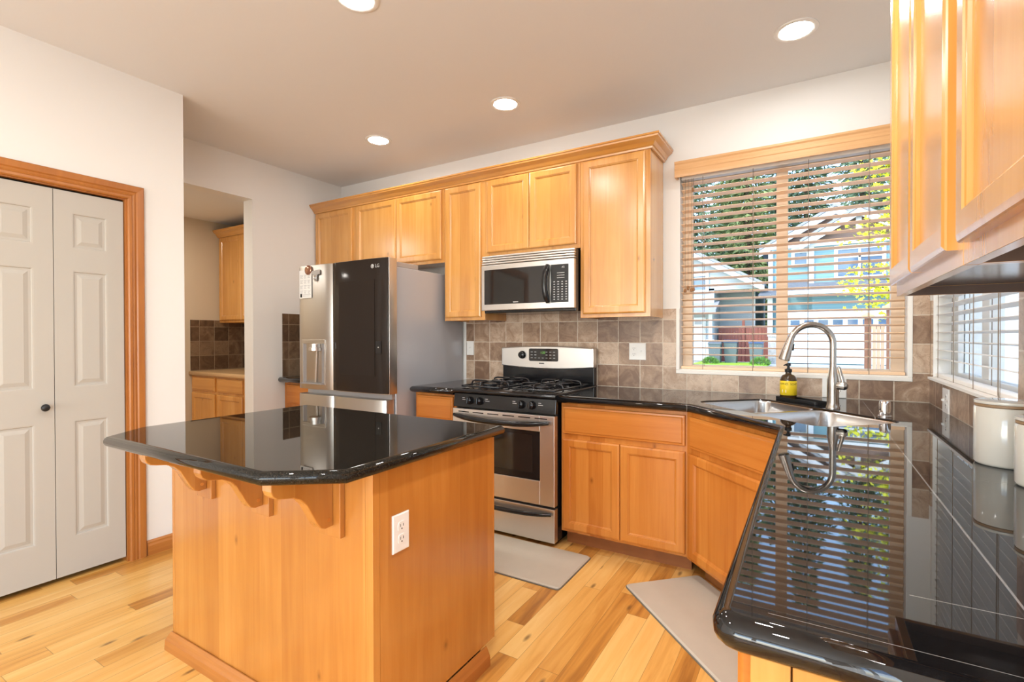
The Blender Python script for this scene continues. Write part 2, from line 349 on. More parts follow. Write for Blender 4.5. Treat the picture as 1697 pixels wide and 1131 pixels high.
def tube(bm, pts, r, seg=12, caps=True):
    pts = [Vector(p) for p in pts]; n = len(pts); L = []
    rs = r if isinstance(r, (list, tuple)) else [r]*n
    d0 = (pts[1]-pts[0]).normalized(); up = Vector((0, 0, 1)) if abs(d0.z) < 0.9 else Vector((1, 0, 0))
    nrm = (up-d0*up.dot(d0)).normalized()
    for i, p in enumerate(pts):
        d = (pts[min(i+1, n-1)]-pts[max(i-1, 0)]).normalized()
        nrm = (nrm-d*nrm.dot(d)).normalized(); bn = d.cross(nrm)
        L.append([p+(nrm*math.cos(2*PI*k/seg)+bn*math.sin(2*PI*k/seg))*rs[i] for k in range(seg)])
    loops(bm, L, caps, caps)
def rrect(w, h, r, n=5):
    P = []
    for cx, cy, a0 in ((w-r, h-r, 0), (r, h-r, 90), (r, r, 180), (w-r, r, 270)):
        for k in range(n+1):
            a = math.radians(a0+90*k/n); P.append((cx+r*math.cos(a), cy+r*math.sin(a)))
    return P
def rings(bm, o, u, v, n, w, h, prof, cap=True, cap0=True):
    """rectangle loops: prof = [(inset, height along n)]"""
    o, u, v, n = map(Vector, (o, u, v, n))
    return loops(bm, [[o+u*i+v*i+n*d, o+u*(w-i)+v*i+n*d, o+u*(w-i)+v*(h-i)+n*d, o+u*i+v*(h-i)+n*d] for i, d in prof], cap0, cap)
def offset_poly(poly, ds):
    """inset polygon (ccw), per-edge distance"""
    n = len(poly); out = []
    for i in range(n):
        p0, p1, p2 = Vector(poly[i-1]), Vector(poly[i]), Vector(poly[(i+1) % n])
        a = (p1-p0).normalized(); c = (p2-p1).normalized()
        na, nc = Vector((-a.y, a.x)), Vector((-c.y, c.x)); da, dc = ds[i-1], ds[i]
        det = a.x*c.y-a.y*c.x
        if abs(det) < 1e-6: out.append(tuple(p1+na*da)); continue
        q0, q1 = p1+na*da, p1+nc*dc
        t = ((q1-q0).x*c.y-(q1-q0).y*c.x)/det
        out.append(tuple(q0+a*t))
    return out
def slab(bm, poly, nose, z0, z1, r, hole=None, seg=7):
    """countertop: ccw polygon, bullnose on flagged edges, optional hole"""
    zc = (z0+z1)/2; hh = (z1-z0)/2; L = []
    for k in range(seg+1):
        a = -PI/2+PI*k/seg; ins = r*(1-math.cos(a))
        L.append([(p[0], p[1], zc+hh*math.sin(a)) for p in offset_poly(poly, [ins if f else 0.0 for f in nose])])
    if not hole: loops(bm, L); return
    R = loops(bm, L, False, False)
    H = [[bm.verts.new((p[0], p[1], z)) for p in hole] for z in (z0, z1)]
    n = len(hole)
    for i in range(n): bm.faces.new((H[0][i], H[1][i], H[1][(i+1) % n], H[0][(i+1) % n]))
    for ring, hl in ((R[0], H[0]), (R[-1], H[1])):
        ed = []
        for lp in (ring, hl):
            for i in range(len(lp)):
                e = bm.edges.get((lp[i], lp[(i+1) % len(lp)])) or bm.edges.new((lp[i], lp[(i+1) % len(lp)])); ed.append(e)
        bmesh.ops.triangle_fill(bm, edges=ed, use_beauty=True)

def obj(name, bm, mat, parent=None, bevel=0, smooth=None, wn=False, **props):
    off = OFF.get(parent.name, Vector()) if parent else Vector()
    if off.length: bmesh.ops.translate(bm, verts=bm.verts, vec=-off)
    bmesh.ops.recalc_face_normals(bm, faces=bm.faces)
    me = bpy.data.meshes.new(name); bm.to_mesh(me); bm.free()
    me.materials.append(M[mat] if isinstance(mat, str) else mat)
    o = bpy.data.objects.new(name, me); COL.objects.link(o)
    if parent: o.parent = parent; OFF[o.name] = off
    if bevel:
        b = o.modifiers.new('bevel', 'BEVEL'); b.width = bevel; b.segments = 2; b.limit_method = 'ANGLE'; b.angle_limit = math.radians(40)
    if smooth:
        me.polygons.foreach_set('use_smooth', [True]*len(me.polygons))
        es = o.modifiers.new('split', 'EDGE_SPLIT'); es.split_angle = math.radians(smooth)
    if wn:
        me.polygons.foreach_set('use_smooth', [abs(p.normal.z) < 0.985 for p in me.polygons])
    for k, v in props.items(): o[k] = v
    return o
def thing(name, label, cat, loc, group=None):
    o = bpy.data.objects.new(name, None); COL.objects.link(o); o.location = loc; o.empty_display_size = 0.1
    OFF[o.name] = Vector(loc); o['label'] = label; o['category'] = cat
    if group: o['group'] = group
    return o
def tag(o, label, cat, group=None):
    o['label'] = label; o['category'] = cat
    if group: o['group'] = group
    return o
def struct(o): o['kind'] = 'structure'; return o
def bx(name, mat, parent, *d, bevel=0, **k): return obj(name, box(B(), *d), mat, parent, bevel, **k)
def text(name, body, size, o, u, v, n, mat, parent, align='CENTER', ext=0.0004):
    cu = bpy.data.curves.new('t', 'FONT'); cu.body = body; cu.size = size; cu.extrude = ext; cu.align_x = align; cu.align_y = 'CENTER'
    to = bpy.data.objects.new('t', cu); COL.objects.link(to)
    me = bpy.data.meshes.new_from_object(to.evaluated_get(bpy.context.evaluated_depsgraph_get()))
    bpy.data.objects.remove(to); bpy.data.curves.remove(cu)
    mt = Matrix((Vector(u), Vector(v), Vector(n))).transposed().to_4x4(); mt.translation = Vector(o)
    me.transform(mt); bm = B(); bm.from_mesh(me); bpy.data.meshes.remove(me)
    return obj(name, bm, mat, parent)
def dup(root, loc, label=None):
    r = root.copy(); COL.objects.link(r); r.location = loc
    if label: r['label'] = label
    for ch in root.children:
        c = ch.copy(); COL.objects.link(c); c.parent = r
        for gch in ch.children:
            d = gch.copy(); COL.objects.link(d); d.parent = c
    return r

X, Y, Z = Vector((1, 0, 0)), Vector((0, 1, 0)), Vector((0, 0, 1))
CEIL = 2.743; CH = 0.914
WX = -4.523; WL = -3.83

# ------------------------------------------------------------------ room shell
bm = B(); box(bm, -6.3, 0.14, -7.6, 0.14, -0.12, 0); struct(obj('floor', bm, 'floor'))
bm = B(); box(bm, -4.66, 0.14, -7.6, 0.14, CEIL, CEIL+0.15); box(bm, -6.3, -4.66, -3.2, 0.14, 2.51, 2.66); struct(obj('ceiling', bm, 'ceil'))
W1 = (-1.275, -0.10, 1.043, 2.335)
bm = B()
box(bm, -6.3, W1[0], 0, 0.14, 0, CEIL); box(bm, W1[1], 0.14, 0, 0.14, 0, CEIL)
box(bm, W1[0], W1[1], 0, 0.14, 0, W1[2]); box(bm, W1[0], W1[1], 0, 0.14, W1[3], CEIL)
wall_back = struct(obj('wall_back', bm, 'wall'))
W2 = (-1.292, -0.045, 1.048, 2.335)
bm = B()
box(bm, 0, 0.14, -7.6, -6.85, 0, CEIL); box(bm, 0, 0.14, -6.85, -4.25, 2.3, CEIL); box(bm, 0, 0.14, -6.85, -4.25, 0, 0.1); box(bm, 0, 0.14, -4.25, W2[0], 0, CEIL); box(bm, 0, 0.14, W2[1], 0, 0, CEIL)
box(bm, 0, 0.14, W2[0], W2[1], 0, W2[2]); box(bm, 0, 0.14, W2[0], W2[1], W2[3], CEIL)
wall_right = struct(obj('wall_right', bm, 'wall'))
# wall with the wide opening to the pantry
bm = B(); box(bm, WX-0.125, WX, -0.916, 0, 0, CEIL); box(bm, WX-0.125, WX, -1.777, -0.916, 2.41, CEIL)
wall_hall = struct(obj('wall_hall', bm, 'wall'))
# closet wall: door hole y -3.30..-2.075, top 2.04
CD0, CD1, CDT = -3.318, -2.068, 2.045
bm = B(); box(bm, WL-0.12, WL, CD1, -1.777, 0, CEIL); box(bm, WL-0.12, WL, CD0, CD1, CDT, CEIL)
box(bm, WL-0.12, WL, -7.6, CD0, 0, CEIL)
wall_left = struct(obj('wall_left', bm, 'wall'))
bm = B(); box(bm, -4.648, WL-0.12, -1.897, -1.777, 0, CEIL); box(bm, -4.648, -4.528, -3.5, -1.897, 0, CEIL); box(bm, -4.528, WL-0.12, -3.5, -3.38, 0, CEIL)
struct(obj('wall_closet', bm, 'wall'))
bm = B(); box(bm, -6.24, -6.10, -3.2, 0, 0, 2.51); struct(obj('wall_pantry', bm, 'wallp'))
bm = B(); box(bm, -6.10, -4.648, -3.2, -3.08, 0, 2.51); struct(obj('wall_passage', bm, 'wall'))
bm = B(); box(bm, WL, -3.55, -7.62, -7.5, 0, CEIL); box(bm, -0.45, 0, -7.62, -7.5, 0, CEIL); box(bm, -3.55, -0.45, -7.62, -7.5, 2.3, CEIL); box(bm, -3.55, -0.45, -7.62, -7.5, 0, 0.12)
struct(obj('wall_rear', bm, 'wall'))
def sash(name, rect, axis, at, th, mat, mullions, fw=0.05, glass=True):
    """window frame in a wall hole; axis 'y' = hole in a y-wall"""
    a0, a1, z0, z1 = rect; fb = B(); gb = B()
    def bb(bm, p0, p1, q0, q1, d0, d1):
        if axis == 'y': box(bm, p0, p1, d0, d1, q0, q1)
        else: box(bm, d0, d1, p0, p1, q0, q1)
    bb(fb, a0, a0+fw, z0, z1, at, at+th); bb(fb, a1-fw, a1, z0, z1, at, at+th)
    bb(fb, a0+fw, a1-fw, z0, z0+0.034, at, at+th); bb(fb, a0+fw, a1-fw, z1-fw, z1, at, at+th)
    for mu, mw in mullions: bb(fb, mu-mw/2, mu+mw/2, z0+0.034, z1-fw, at, at+th)
    bb(gb, a0+fw, a1-fw, z0+0.034, z1-fw, at+th*0.45, at+th*0.55)
    o = obj(name, fb, mat, None, 0.003); o['kind'] = 'structure'
    if glass: obj('pane', gb, 'glass', o)
    else: gb.free()
    return o
w1 = sash('window_1', W1, 'y', 0.085, 0.05, 'vinyl', [(-0.692, 0.062)], 0.062)
bx('sill', 'trimw', w1, W1[0], W1[1], 0.0, 0.085, W1[2]-0.001, W1[2]+0.008)
bm = B()
for (a, b_, c, d) in ((W1[0]-0.022, W1[1]+0.022, W1[2]-0.022, W1[2]), (W1[0]-0.022, W1[0], W1[2], 1.446), (W1[1], W1[1]+0.022, W1[2], 1.523)):
    box(bm, a, b_, -0.013, 0.0, c, d)
obj('edge_trim', bm, 'trimw', w1, 0.003)
w2 = sash('window_2', W2, 'x', 0.085, 0.05, 'vinylw', [(-0.56, 0.10)], 0.06)
bx('sill', 'trimw', w2, -0.022, 0.085, W2[0], W2[1], W2[2]-0.006, W2[2]+0.006)
sash('added_window_3', (-3.55, -0.45, 0.12, 2.3), 'y', -7.60, 0.06, 'vinylw', [(-2.0, 0.1)], 0.06, glass=False)  # unseen window added so the rear fill light can enter
sash('added_window_4', (-6.85, -4.25, 0.1, 2.3), 'x', 0.04, 0.06, 'vinylw', [(-5.55, 0.08)], 0.06, glass=False)  # unseen window added so the right fill light can enter
bm = B(); box(bm, -4.2, 0.2, -8.6, -7.62, 2.45, 2.6); struct(obj('shade_eave', bm, 'trimw'))  # unseen eave added to keep the sun out of the rear opening

# backsplash tile
bm = B(); T = 0.008
box(bm, -2.995, W1[0]-0.022, -T, 0, CH, 1.446); box(bm, W1[1]+0.022, -T, -T, 0, CH, 1.523); box(bm, W1[0]-0.022, W1[1]+0.022, -T, 0, CH, W1[2]-0.022)
obj('backsplash', bm, 'tile', wall_back, label='brown stone-look tile backsplash')
bm = B(); box(bm, -T, 0, -2.70, W2[0]-0.02, CH, 1.446); box(bm, -T, 0, W2[0]-0.02, 0, CH, W2[2]-0.006); box(bm, -T, 0, W2[1], 0, W2[2]-0.006, 1.446)
obj('backsplash', bm, 'tile', wall_right, label='stone-look tile under the side window')
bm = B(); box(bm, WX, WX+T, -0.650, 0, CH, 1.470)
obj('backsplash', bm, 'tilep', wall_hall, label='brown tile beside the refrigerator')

# baseboards and casing
prof = [(0, 0), (0.016, 0), (0.016, 0.055), (0.011, 0.066), (0.011, 0.075), (0.005, 0.085), (0, 0.085)]
bm = B(); prism(bm, prof, (WL, -1.99, 0), X, Z, Y, 0.213); struct(obj('baseboard_left', bm, 'casingh'))
bm = B(); prism(bm, prof, (WX, -0.916, 0), X, Z, Y, 0.26); struct(obj('baseboard_hall', bm, 'casingh'))
cas = [(0, 0), (0, 0.012), (0.006, 0.018), (0.018, 0.018), (0.022, 0.013), (0.030, 0.016), (0.040, 0.013), (0.046, 0.019), (0.072, 0.022), (0.078, 0.018), (0.078, 0)]
bm = B(); e0, e1, et = CD0+0.006, CD1-0.006, CDT-0.006; V = []
for p, q_ in cas: V.append([bm.verts.new(c) for c in ((WL+q_, e0-p, 0), (WL+q_, e0-p, et+p), (WL+q_, e1+p, et+p), (WL+q_, e1+p, 0))])
for k in range(len(V)):
    a, c = V[k], V[(k+1) % len(V)]
    for h in range(3): bm.faces.new((a[h], a[h+1], c[h+1], c[h]))
bm.faces.new([v[0] for v in V]); bm.faces.new([v[3] for v in V][::-1])
tr = struct(obj('trim_1', bm, 'casing'))
bm = B(); box(bm, WL-0.12, WL, CD1-0.014, CD1, 0, CDT); box(bm, WL-0.12, WL, CD0, CD0+0.014, 0, CDT); box(bm, WL-0.12, WL, CD0+0.014, CD1-0.014, CDT-0.012, CDT); obj('jamb', bm, 'casing', tr)

# bifold closet door (four narrow leaves)
def leaf(y0, y1, parent, first=False):
    bm = B(); xf = WL-0.012; xb = xf-0.032; z0, z1 = 0.028, 2.022
    w = y1-y0; pw = 0.150; sx = (w-pw)/2
    rows = [(0.222, 0.829), (1.004, 1.613), (1.729, 1.915)]
    zs = [z0]+[q for r in rows for q in r]+[z1]
    box(bm, xb, xf-0.006, y0, y1, z0, z1)
    n = X
    for a, c in ((y0, y0+sx), (y1-sx, y1)):
        box(bm, xf-0.006, xf, a, c, z0, z1)
    for k in range(0, len(zs), 2): box(bm, xf-0.006, xf, y0+sx, y1-sx, zs[k], zs[k+1])
    f = obj('leaf', bm, 'door', parent)
    for a, c in rows:
        bm = B(); rings(bm, (xf-0.0095, y0+sx, a), Y, Z, X, pw, c-a, [(0, 0), (0, 0.0095), (0.006, 0.0085), (0.010, 0.002), (0.014, 0.002), (0.038, 0.009), (0.038, 0.0092)], True, True)
        obj('raised_panel', bm, 'door', f)
    return f
d1 = thing('door_1', 'x', 'x', (WL, -2.7, 0)); del d1['label']; del d1['category']; d1['kind'] = 'structure'
ys = [-2.085, -2.388, -2.691, -2.994, -3.297]
for a, c in zip(ys[1:], ys[:-1]): leaf(a+0.0015, c-0.0015, d1)
bm = B(); lathe(bm, [(0.006, 0), (0.006, 0.016), (0.016, 0.022), (0.0185, 0.03), (0.015, 0.039), (0.006, 0.043)], (WL-0.012, -2.432, 0.912), 20, (1, 0, 0)); obj('knob', bm, 'blackm', d1, 0, 50, label='round black door knob')
bm = B(); box(bm, WL-0.075, WL-0.03, CD0+0.014, CD1-0.014, 2.024, CDT-0.012); obj('track', bm, 'dark', d1)

# ------------------------------------------------------------------ cabinet builders
def door_front(name, parent, o, u, v, n, w, h, mats, fw=0.055, flat=False, th=0.02):
    """shaker-type front: frame mesh with a moulded inner edge and a flat centre panel as sub-part"""
    o, u, v, n = map(Vector, (o, u, v, n))
    bm = B()
    if flat:
        rings(bm, o, u, v, n, w, h, [(0, 0), (0, th-0.008), (0.003, th-0.005), (0.012, th-0.004), (0.017, th), ])
        return obj(name, bm, mats[1], parent, 0.0012)
    rings(bm, o, u, v, n, w, h, [(0, 0), (0, th-0.006), (0.002, th-0.003), (0.007, th-0.001), (0.010, th), (fw-0.012, th), (fw-0.010, th-0.003), (fw-0.006, th-0.0045), (fw-0.002, th-0.009), (fw, th-0.011), (fw, 0.003)], False, False)
    d = obj(name, bm, mats[0], parent)
    bm = B(); rings(bm, o+u*fw+v*fw, u, v, n, w-2*fw, h-2*fw, [(0, 0.0), (0, th-0.011)])
    obj('door_panel', bm, mats[0], d)
    return d
def cabinet_y(name, label, x0, x1, yf, yb, z0, z1, doors, drawers=(), mats=('cab', 'cabh'), kick=False, hollow=False, group=None, ov=0.02):
    """cabinet facing -Y; doors/drawers = (x0,x1,z0,z1)"""
    t = thing(name, label, 'cabinet', ((x0+x1)/2, (yf+yb)/2, 0 if kick else z0), group)
    bm = B(); zb = 0.095 if kick else z0
    if kick:
        box(bm, x0, x1, yf+0.02, yb, zb, z1)
    else:
        box(bm, x0, x0+0.014, yf+0.02, yb, z0, z1); box(bm, x1-0.014, x1, yf+0.02, yb, z0, z1)
        box(bm, x0+0.014, x1-0.014, yf+0.02, yb, z0+0.022, z1); 
    obj('body', bm, mats[0], t)
    bm = B(); s = 0.035
    box(bm, x0, x1, yf, yf+0.02, zb, z1); obj('face_frame', bm, mats[0], t, 0.001)
    if kick: bx('toe_kick', 'kick', t, x0+0.002, x1-0.002, yf+0.075, yf+0.09, 0, zb)
    for (a, c, e, f) in doors: door_front('door', t, (a, yf, e), X, Z, -Y, c-a, f-e, mats)
    for (a, c, e, f) in drawers: door_front('drawer', t, (a, yf, e), X, Z, -Y, c-a, f-e, mats, flat=True)
    return t

# upper cabinets on the range wall
UF, UB, UZ0, UZ1 = -0.305, -0.010, 1.387, 2.44
cabinet_y('upper_cabinet', 'narrow tall upper cabinet in the corner left of the refrigerator top', WX+0.003, -3.972, UF, 0, UZ0, UZ1, [(-4.497, -4.012, 1.41, 2.405)])
cabinet_y('upper_cabinet', 'short two-door upper cabinet directly over the refrigerator', -3.970, -2.984, UF, 0, 1.842, UZ1, [(-3.957, -3.484, 1.868, 2.405), (-3.479, -3.006, 1.868, 2.405)])
cabinet_y('upper_cabinet', 'tall single-door knotty upper cabinet between refrigerator and microwave', -2.982, -2.604, UF, 0, UZ0, UZ1, [(-2.965, -2.634, 1.41, 2.405)])
cabinet_y('upper_cabinet', 'short two-door upper cabinet above the microwave', -2.602, -1.846, UF, 0, 1.85, UZ1, [(-2.578, -2.226, 1.878, 2.405), (-2.222, -1.868, 1.878, 2.405)])
cabinet_y('upper_cabinet', 'tall single-door upper cabinet beside the window, right of the microwave', -1.844, -1.382, UF, -0.009, UZ0, UZ1, [(-1.822, -1.412, 1.41, 2.405)])
# crown moulding: front run and right return
cp = [(0, 0), (0.012, 0), (0.015, 0.010), (0.022, 0.016), (0.034, 0.034), (0.050, 0.046), (0.058, 0.052), (0.060, 0.062), (0.066, 0.064), (0.066, 0.074), (0, 0.074)]
cz = 2.412; yF = UF-0.001; xR = -1.381
bm = B(); Ls = []
for px, pz in cp: Ls.append([(WX+0.003, yF-px, cz+pz), (xR+px, yF-px, cz+pz), (xR+px, -0.0095, cz+pz)])
V = [[bm.verts.new(p) for p in l] for l in Ls]; n = len(V)
for i in range(n):
    a, c = V[i], V[(i+1) % n]
    for k in range(2): bm.faces.new((a[k], a[k+1], c[k+1], c[k]))
bm.faces.new([v[0] for v in V]); bm.faces.new([v[2] for v in V][::-1])
tag(obj('crown_moulding', bm, 'cabh'), 'long stepped wooden crown moulding along the top of the upper cabinets on the range wall', 'moulding')

# base cabinets on the range wall
BF = -0.635; BZ = 0.868
bt = ('base', 'baseh')
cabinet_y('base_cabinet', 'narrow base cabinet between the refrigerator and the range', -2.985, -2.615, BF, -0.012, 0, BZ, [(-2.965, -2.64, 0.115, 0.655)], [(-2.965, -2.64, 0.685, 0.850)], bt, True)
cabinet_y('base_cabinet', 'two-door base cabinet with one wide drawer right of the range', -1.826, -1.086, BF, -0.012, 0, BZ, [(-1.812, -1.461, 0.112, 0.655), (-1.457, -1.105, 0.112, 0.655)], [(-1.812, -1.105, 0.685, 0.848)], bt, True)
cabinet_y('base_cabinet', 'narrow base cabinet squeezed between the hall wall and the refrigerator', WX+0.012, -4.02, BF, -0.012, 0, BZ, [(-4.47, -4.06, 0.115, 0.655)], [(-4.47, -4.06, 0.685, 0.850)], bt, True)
# corner sink cabinet (diagonal front)
q = math.sqrt(0.5); u_, v_ = Vector((q, -q, 0)), Vector((q, q, 0))
def uv(u, v, z=0): return u_*u+v_*v+Vector((0, 0, z))
t = thing('corner_sink_cabinet', 'diagonal corner base cabinet under the sink', 'cabinet', (-0.55, -0.55, 0))
bm = B(); prism(bm, [(-1.084, -0.012), (-1.084, -0.635), (-0.590, -1.129), (-0.012, -1.129), (-0.012, -0.012)], (0, 0, 0.095), X, Y, Z, 0.545); obj('body', bm, 'base', t)
vf = -1.230; ul, ur = -0.318, 0.376
bm = B(); obox(bm, uv(0, vf), u_, v_, Z, ul, ur, 0, 0.018, 0.095, BZ); obj('face_frame', bm, 'base', t)
bm = B(); obox(bm, uv(0, vf), u_, v_, Z, ul+0.05, ur-0.05, 0.075, 0.09, 0, 0.095); obj('toe_kick', bm, 'kick', t)
door_front('drawer', t, uv(ul+0.035, vf, 0.685), u_, Z, -v_, 0.625, 0.163, bt, flat=True)
door_front('door', t, uv(ul+0.035, vf, 0.112), u_, Z, -v_, 0.625, 0.543, bt)
# right-hand run under the side counter
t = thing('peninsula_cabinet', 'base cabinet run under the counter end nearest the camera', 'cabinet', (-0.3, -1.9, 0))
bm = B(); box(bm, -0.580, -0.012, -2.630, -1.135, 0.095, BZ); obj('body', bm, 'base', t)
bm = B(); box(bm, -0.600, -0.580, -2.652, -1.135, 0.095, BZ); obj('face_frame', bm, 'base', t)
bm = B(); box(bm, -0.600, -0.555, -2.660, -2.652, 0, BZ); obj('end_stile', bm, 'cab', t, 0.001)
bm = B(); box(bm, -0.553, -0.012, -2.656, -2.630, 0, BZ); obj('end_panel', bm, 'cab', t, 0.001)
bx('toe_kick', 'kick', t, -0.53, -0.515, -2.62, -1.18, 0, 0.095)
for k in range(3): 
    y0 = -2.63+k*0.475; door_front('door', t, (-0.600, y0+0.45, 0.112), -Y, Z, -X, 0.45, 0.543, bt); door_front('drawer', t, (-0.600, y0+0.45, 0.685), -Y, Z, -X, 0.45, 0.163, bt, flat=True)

# upper cabinets on the right wall (facing -X)
def cabinet_x(name, label, y0, y1, doors, z0=1.378, z1=2.44):
    t = thing(name, label, 'cabinet', (-0.16, (y0+y1)/2, z0))
    xf = -0.325
    bx('side_panel', 'cab', t, xf+0.02, 0, y0, y0+0.014, z0, z1); bx('side_panel', 'cab', t, xf+0.02, 0, y1-0.014, y1, z0, z1)
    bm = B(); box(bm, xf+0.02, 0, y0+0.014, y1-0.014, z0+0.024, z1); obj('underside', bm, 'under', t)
    bx('end_shade', 'under', t, xf+0.021, -0.001, y1-0.0155, y1-0.0141, z0+0.0005, z0+0.0235)  # dark strip that paints the recess shade onto the end panel
    bm = B(); box(bm, xf, xf+0.02, y0, y1, z0, z1); obj('face_frame', bm, 'cab', t, 0.001)
    for a, c in doors: door_front('door', t, (xf, c, 1.408), -Y, Z, -X, c-a, 1.0, ('cab', 'cabh'))
    return t
cabinet_x('upper_cabinet', 'far two-door upper cabinet on the right wall next to the sink window', -2.292, -1.552, [(-1.912, -1.572), (-2.256, -1.918)])
cabinet_x('upper_cabinet', 'nearest upper cabinet on the right wall, cut by the top right frame edge', -2.90, -2.295, [(-2.84, -2.338)])

# pantry beyond the opening
cabinet_y('upper_cabinet', 'upper cabinet in the pantry seen through the doorway', -6.098, -5.20, -0.335, 0, 1.42, 2.37, [(-6.07, -5.66, 1.445, 2.34), (-5.655, -5.235, 1.445, 2.34)])
bm = B(); prism(bm, [(-p, h) for p, h in cp][::-1], (-6.098, -0.336, 2.345), Y, Z, X, 0.90); tag(obj('crown_moulding', bm, 'cabh'), 'short crown moulding on the pantry upper cabinet through the doorway', 'moulding')
cabinet_y('base_cabinet', 'base cabinet with two drawers in the pantry through the doorway', -6.098, -4.66, -0.62, 0, 0, 0.868, [(-6.075, -5.64, 0.112, 0.69), (-5.60, -5.165, 0.112, 0.69), (-5.13, -4.70, 0.112, 0.69)], [(-6.075, -5.64, 0.715, 0.852), (-5.60, -5.165, 0.715, 0.852), (-5.13, -4.70, 0.715, 0.852)], ('cab', 'cabh'), True)
bm = B(); slab(bm, [(-6.098, 0), (-6.098, -0.655), (-4.655, -0.655), (-4.655, 0)], [0, 1, 0, 0], 0.869, 0.909, 0.008); tag(obj('pantry_countertop', bm, 'pantrytop', None, 0, None, True), 'light wood-tone countertop in the pantry through the doorway', 'countertop')
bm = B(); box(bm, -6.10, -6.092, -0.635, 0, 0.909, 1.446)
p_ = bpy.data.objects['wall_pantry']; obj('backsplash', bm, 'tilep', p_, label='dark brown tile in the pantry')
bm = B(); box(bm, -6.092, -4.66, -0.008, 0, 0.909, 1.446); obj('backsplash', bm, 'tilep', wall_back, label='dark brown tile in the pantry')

# ------------------------------------------------------------------ countertops
su0, su1, sv0, sv1 = -0.372, 0.432, -1.150, -0.715
def rr_uv(u0, u1, v0, v1, r, z, n=5):
    return [uv(u0+p[0], v0+p[1], z) for p in rrect(u1-u0, v1-v0, r, n)]
hole = [(p.x, p.y) for p in rr_uv(su0, su1, sv0, sv1, 0.07, 0)]
CT0 = 0.870
er = [(-0.645+0.035*(1-math.cos(a)), -2.70+0.035*(1-math.sin(a))) for a in (0, PI/6, PI/3, PI/2)]
poly = [(-0.0085, -0.0085), (-1.829, -0.0085), (-1.829, -0.698), (-1.078, -0.698), (-0.645, -1.160)]+er+[(-0.0085, -2.70)]
nose = [0, 0, 1, 1, 1, 1, 1, 1, 1, 0]
bm = B(); slab(bm, poly, nose, CT0, CH, 0.022, hole)
tag(obj('countertop', bm, 'granite', None, 0, None, True), 'long polished black granite countertop wrapping the sink corner and right wall', 'countertop')
bm = B(); slab(bm, [(-2.612, -0.0085), (-2.988, -0.0085), (-2.988, -0.698), (-2.612, -0.698)], [0, 1, 1, 0], CT0, CH, 0.022)
tag(obj('countertop', bm, 'granite', None, 0, None, True), 'short black granite countertop between the refrigerator and the range', 'countertop')
bm = B(); slab(bm, [(-4.02, -0.0085), (WX+T+0.001, -0.0085), (WX+T+0.001, -0.698), (-4.02, -0.698)], [0, 0, 1, 0], CT0, CH, 0.022)
tag(obj('countertop', bm, 'granite', None, 0, None, True), 'black countertop end showing at the hall wall left of the refrigerator', 'countertop')

# ------------------------------------------------------------------ island
IX0, IX1, IY0, IY1 = -2.752, -1.610, -2.345, -1.712
t = thing('kitchen_island', 'wooden kitchen island with three corbels in the middle of the floor', 'island', ((IX0+IX1)/2, (IY0+IY1)/2, 0))
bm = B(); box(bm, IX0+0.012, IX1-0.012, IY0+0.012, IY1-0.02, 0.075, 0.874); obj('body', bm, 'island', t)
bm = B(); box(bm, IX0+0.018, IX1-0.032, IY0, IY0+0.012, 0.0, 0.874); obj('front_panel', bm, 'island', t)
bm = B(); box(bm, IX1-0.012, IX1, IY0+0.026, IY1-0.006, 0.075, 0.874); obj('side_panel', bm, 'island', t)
bm = B(); box(bm, IX1-0.030, IX1+0.001, IY0-0.002, IY0+0.025, 0, 0.874); obj('corner_stile', bm, 'island', t, 0.001)
bm = B(); box(bm, IX0, IX0+0.018, IY0-0.001, IY0+0.02, 0, 0.874); obj('corner_stile', bm, 'island', t, 0.001)
bm = B(); box(bm, IX1-0.012, IX1+0.001, IY1-0.006, IY1, 0.075, 0.874); obj('edge_strip', bm, 'island', t)
bm = B(); box(bm, IX0+0.05, IX1-0.012, IY1-0.09, IY1-0.08, 0, 0.075); obj('toe_kick', bm, 'kick', t)
bp = [(0, 0), (0.022, 0), (0.020, 0.040), (0.014, 0.050), (0.010, 0.060), (0.004, 0.070), (0, 0.070)]
bm = B(); Ls = [[(IX0-px, IY1-0.08, pz), (IX0-px, IY0-px-0.002, pz), (IX1+px+0.001, IY0-px-0.002, pz), (IX1+px+0.001, IY1-0.062, pz)] for px, pz in bp]
V = [[bm.verts.new(p) for p in l] for l in Ls]; n = len(V)
for i in range(n):
    a, c = V[i], V[(i+1) % n]
    for k in range(3): bm.faces.new((a[k], a[k+1], c[k+1], c[k]))
bm.faces.new([v[0] for v in V]); bm.faces.new([v[-1] for v in V][::-1])
obj('base_moulding', bm, 'casingh', t)
for cx in (-2.478, -2.128, -1.778):
    bm = B(); box(bm, cx-0.05, cx+0.05, IY0-0.018, IY0-0.0005, 0.665, 0.873)
    c_ = obj('corbel', bm, 'island', t, 0.002)
    pts = [(0.018, 0.700), (0.045, 0.698), (0.060, 0.704), (0.075, 0.724), (0.090, 0.752), (0.108, 0.785), (0.128, 0.806), (0.152, 0.818), (0.180, 0.823), (0.200, 0.828), (0.212, 0.838), (0.218, 0.852), (0.218, 0.873), (0.018, 0.873)]
    bm = B(); prism(bm, pts, (cx-0.02, IY0, 0), -Y, Z, X, 0.04); obj('scroll_bracket', bm, 'island', c_, 0.003)
    bm = B(); lathe(bm, [(0.006, 0), (0.006, 0.002)], (cx+0.02, IY0-0.035, 0.722), 12, (1, 0, 0)); obj('plug', bm, 'base', c_)
bm = B(); slab(bm, [(-1.572, -1.690), (-2.782, -1.690), (-2.782, -2.445), (-2.672, -2.602), (-1.752, -2.602), (-1.572, -2.468)], [1]*6, 0.876, CH, 0.018)
tag(obj('island_countertop', bm, 'granitei', None, 0, None, True), 'polished black granite slab with clipped corners on top of the island', 'countertop')

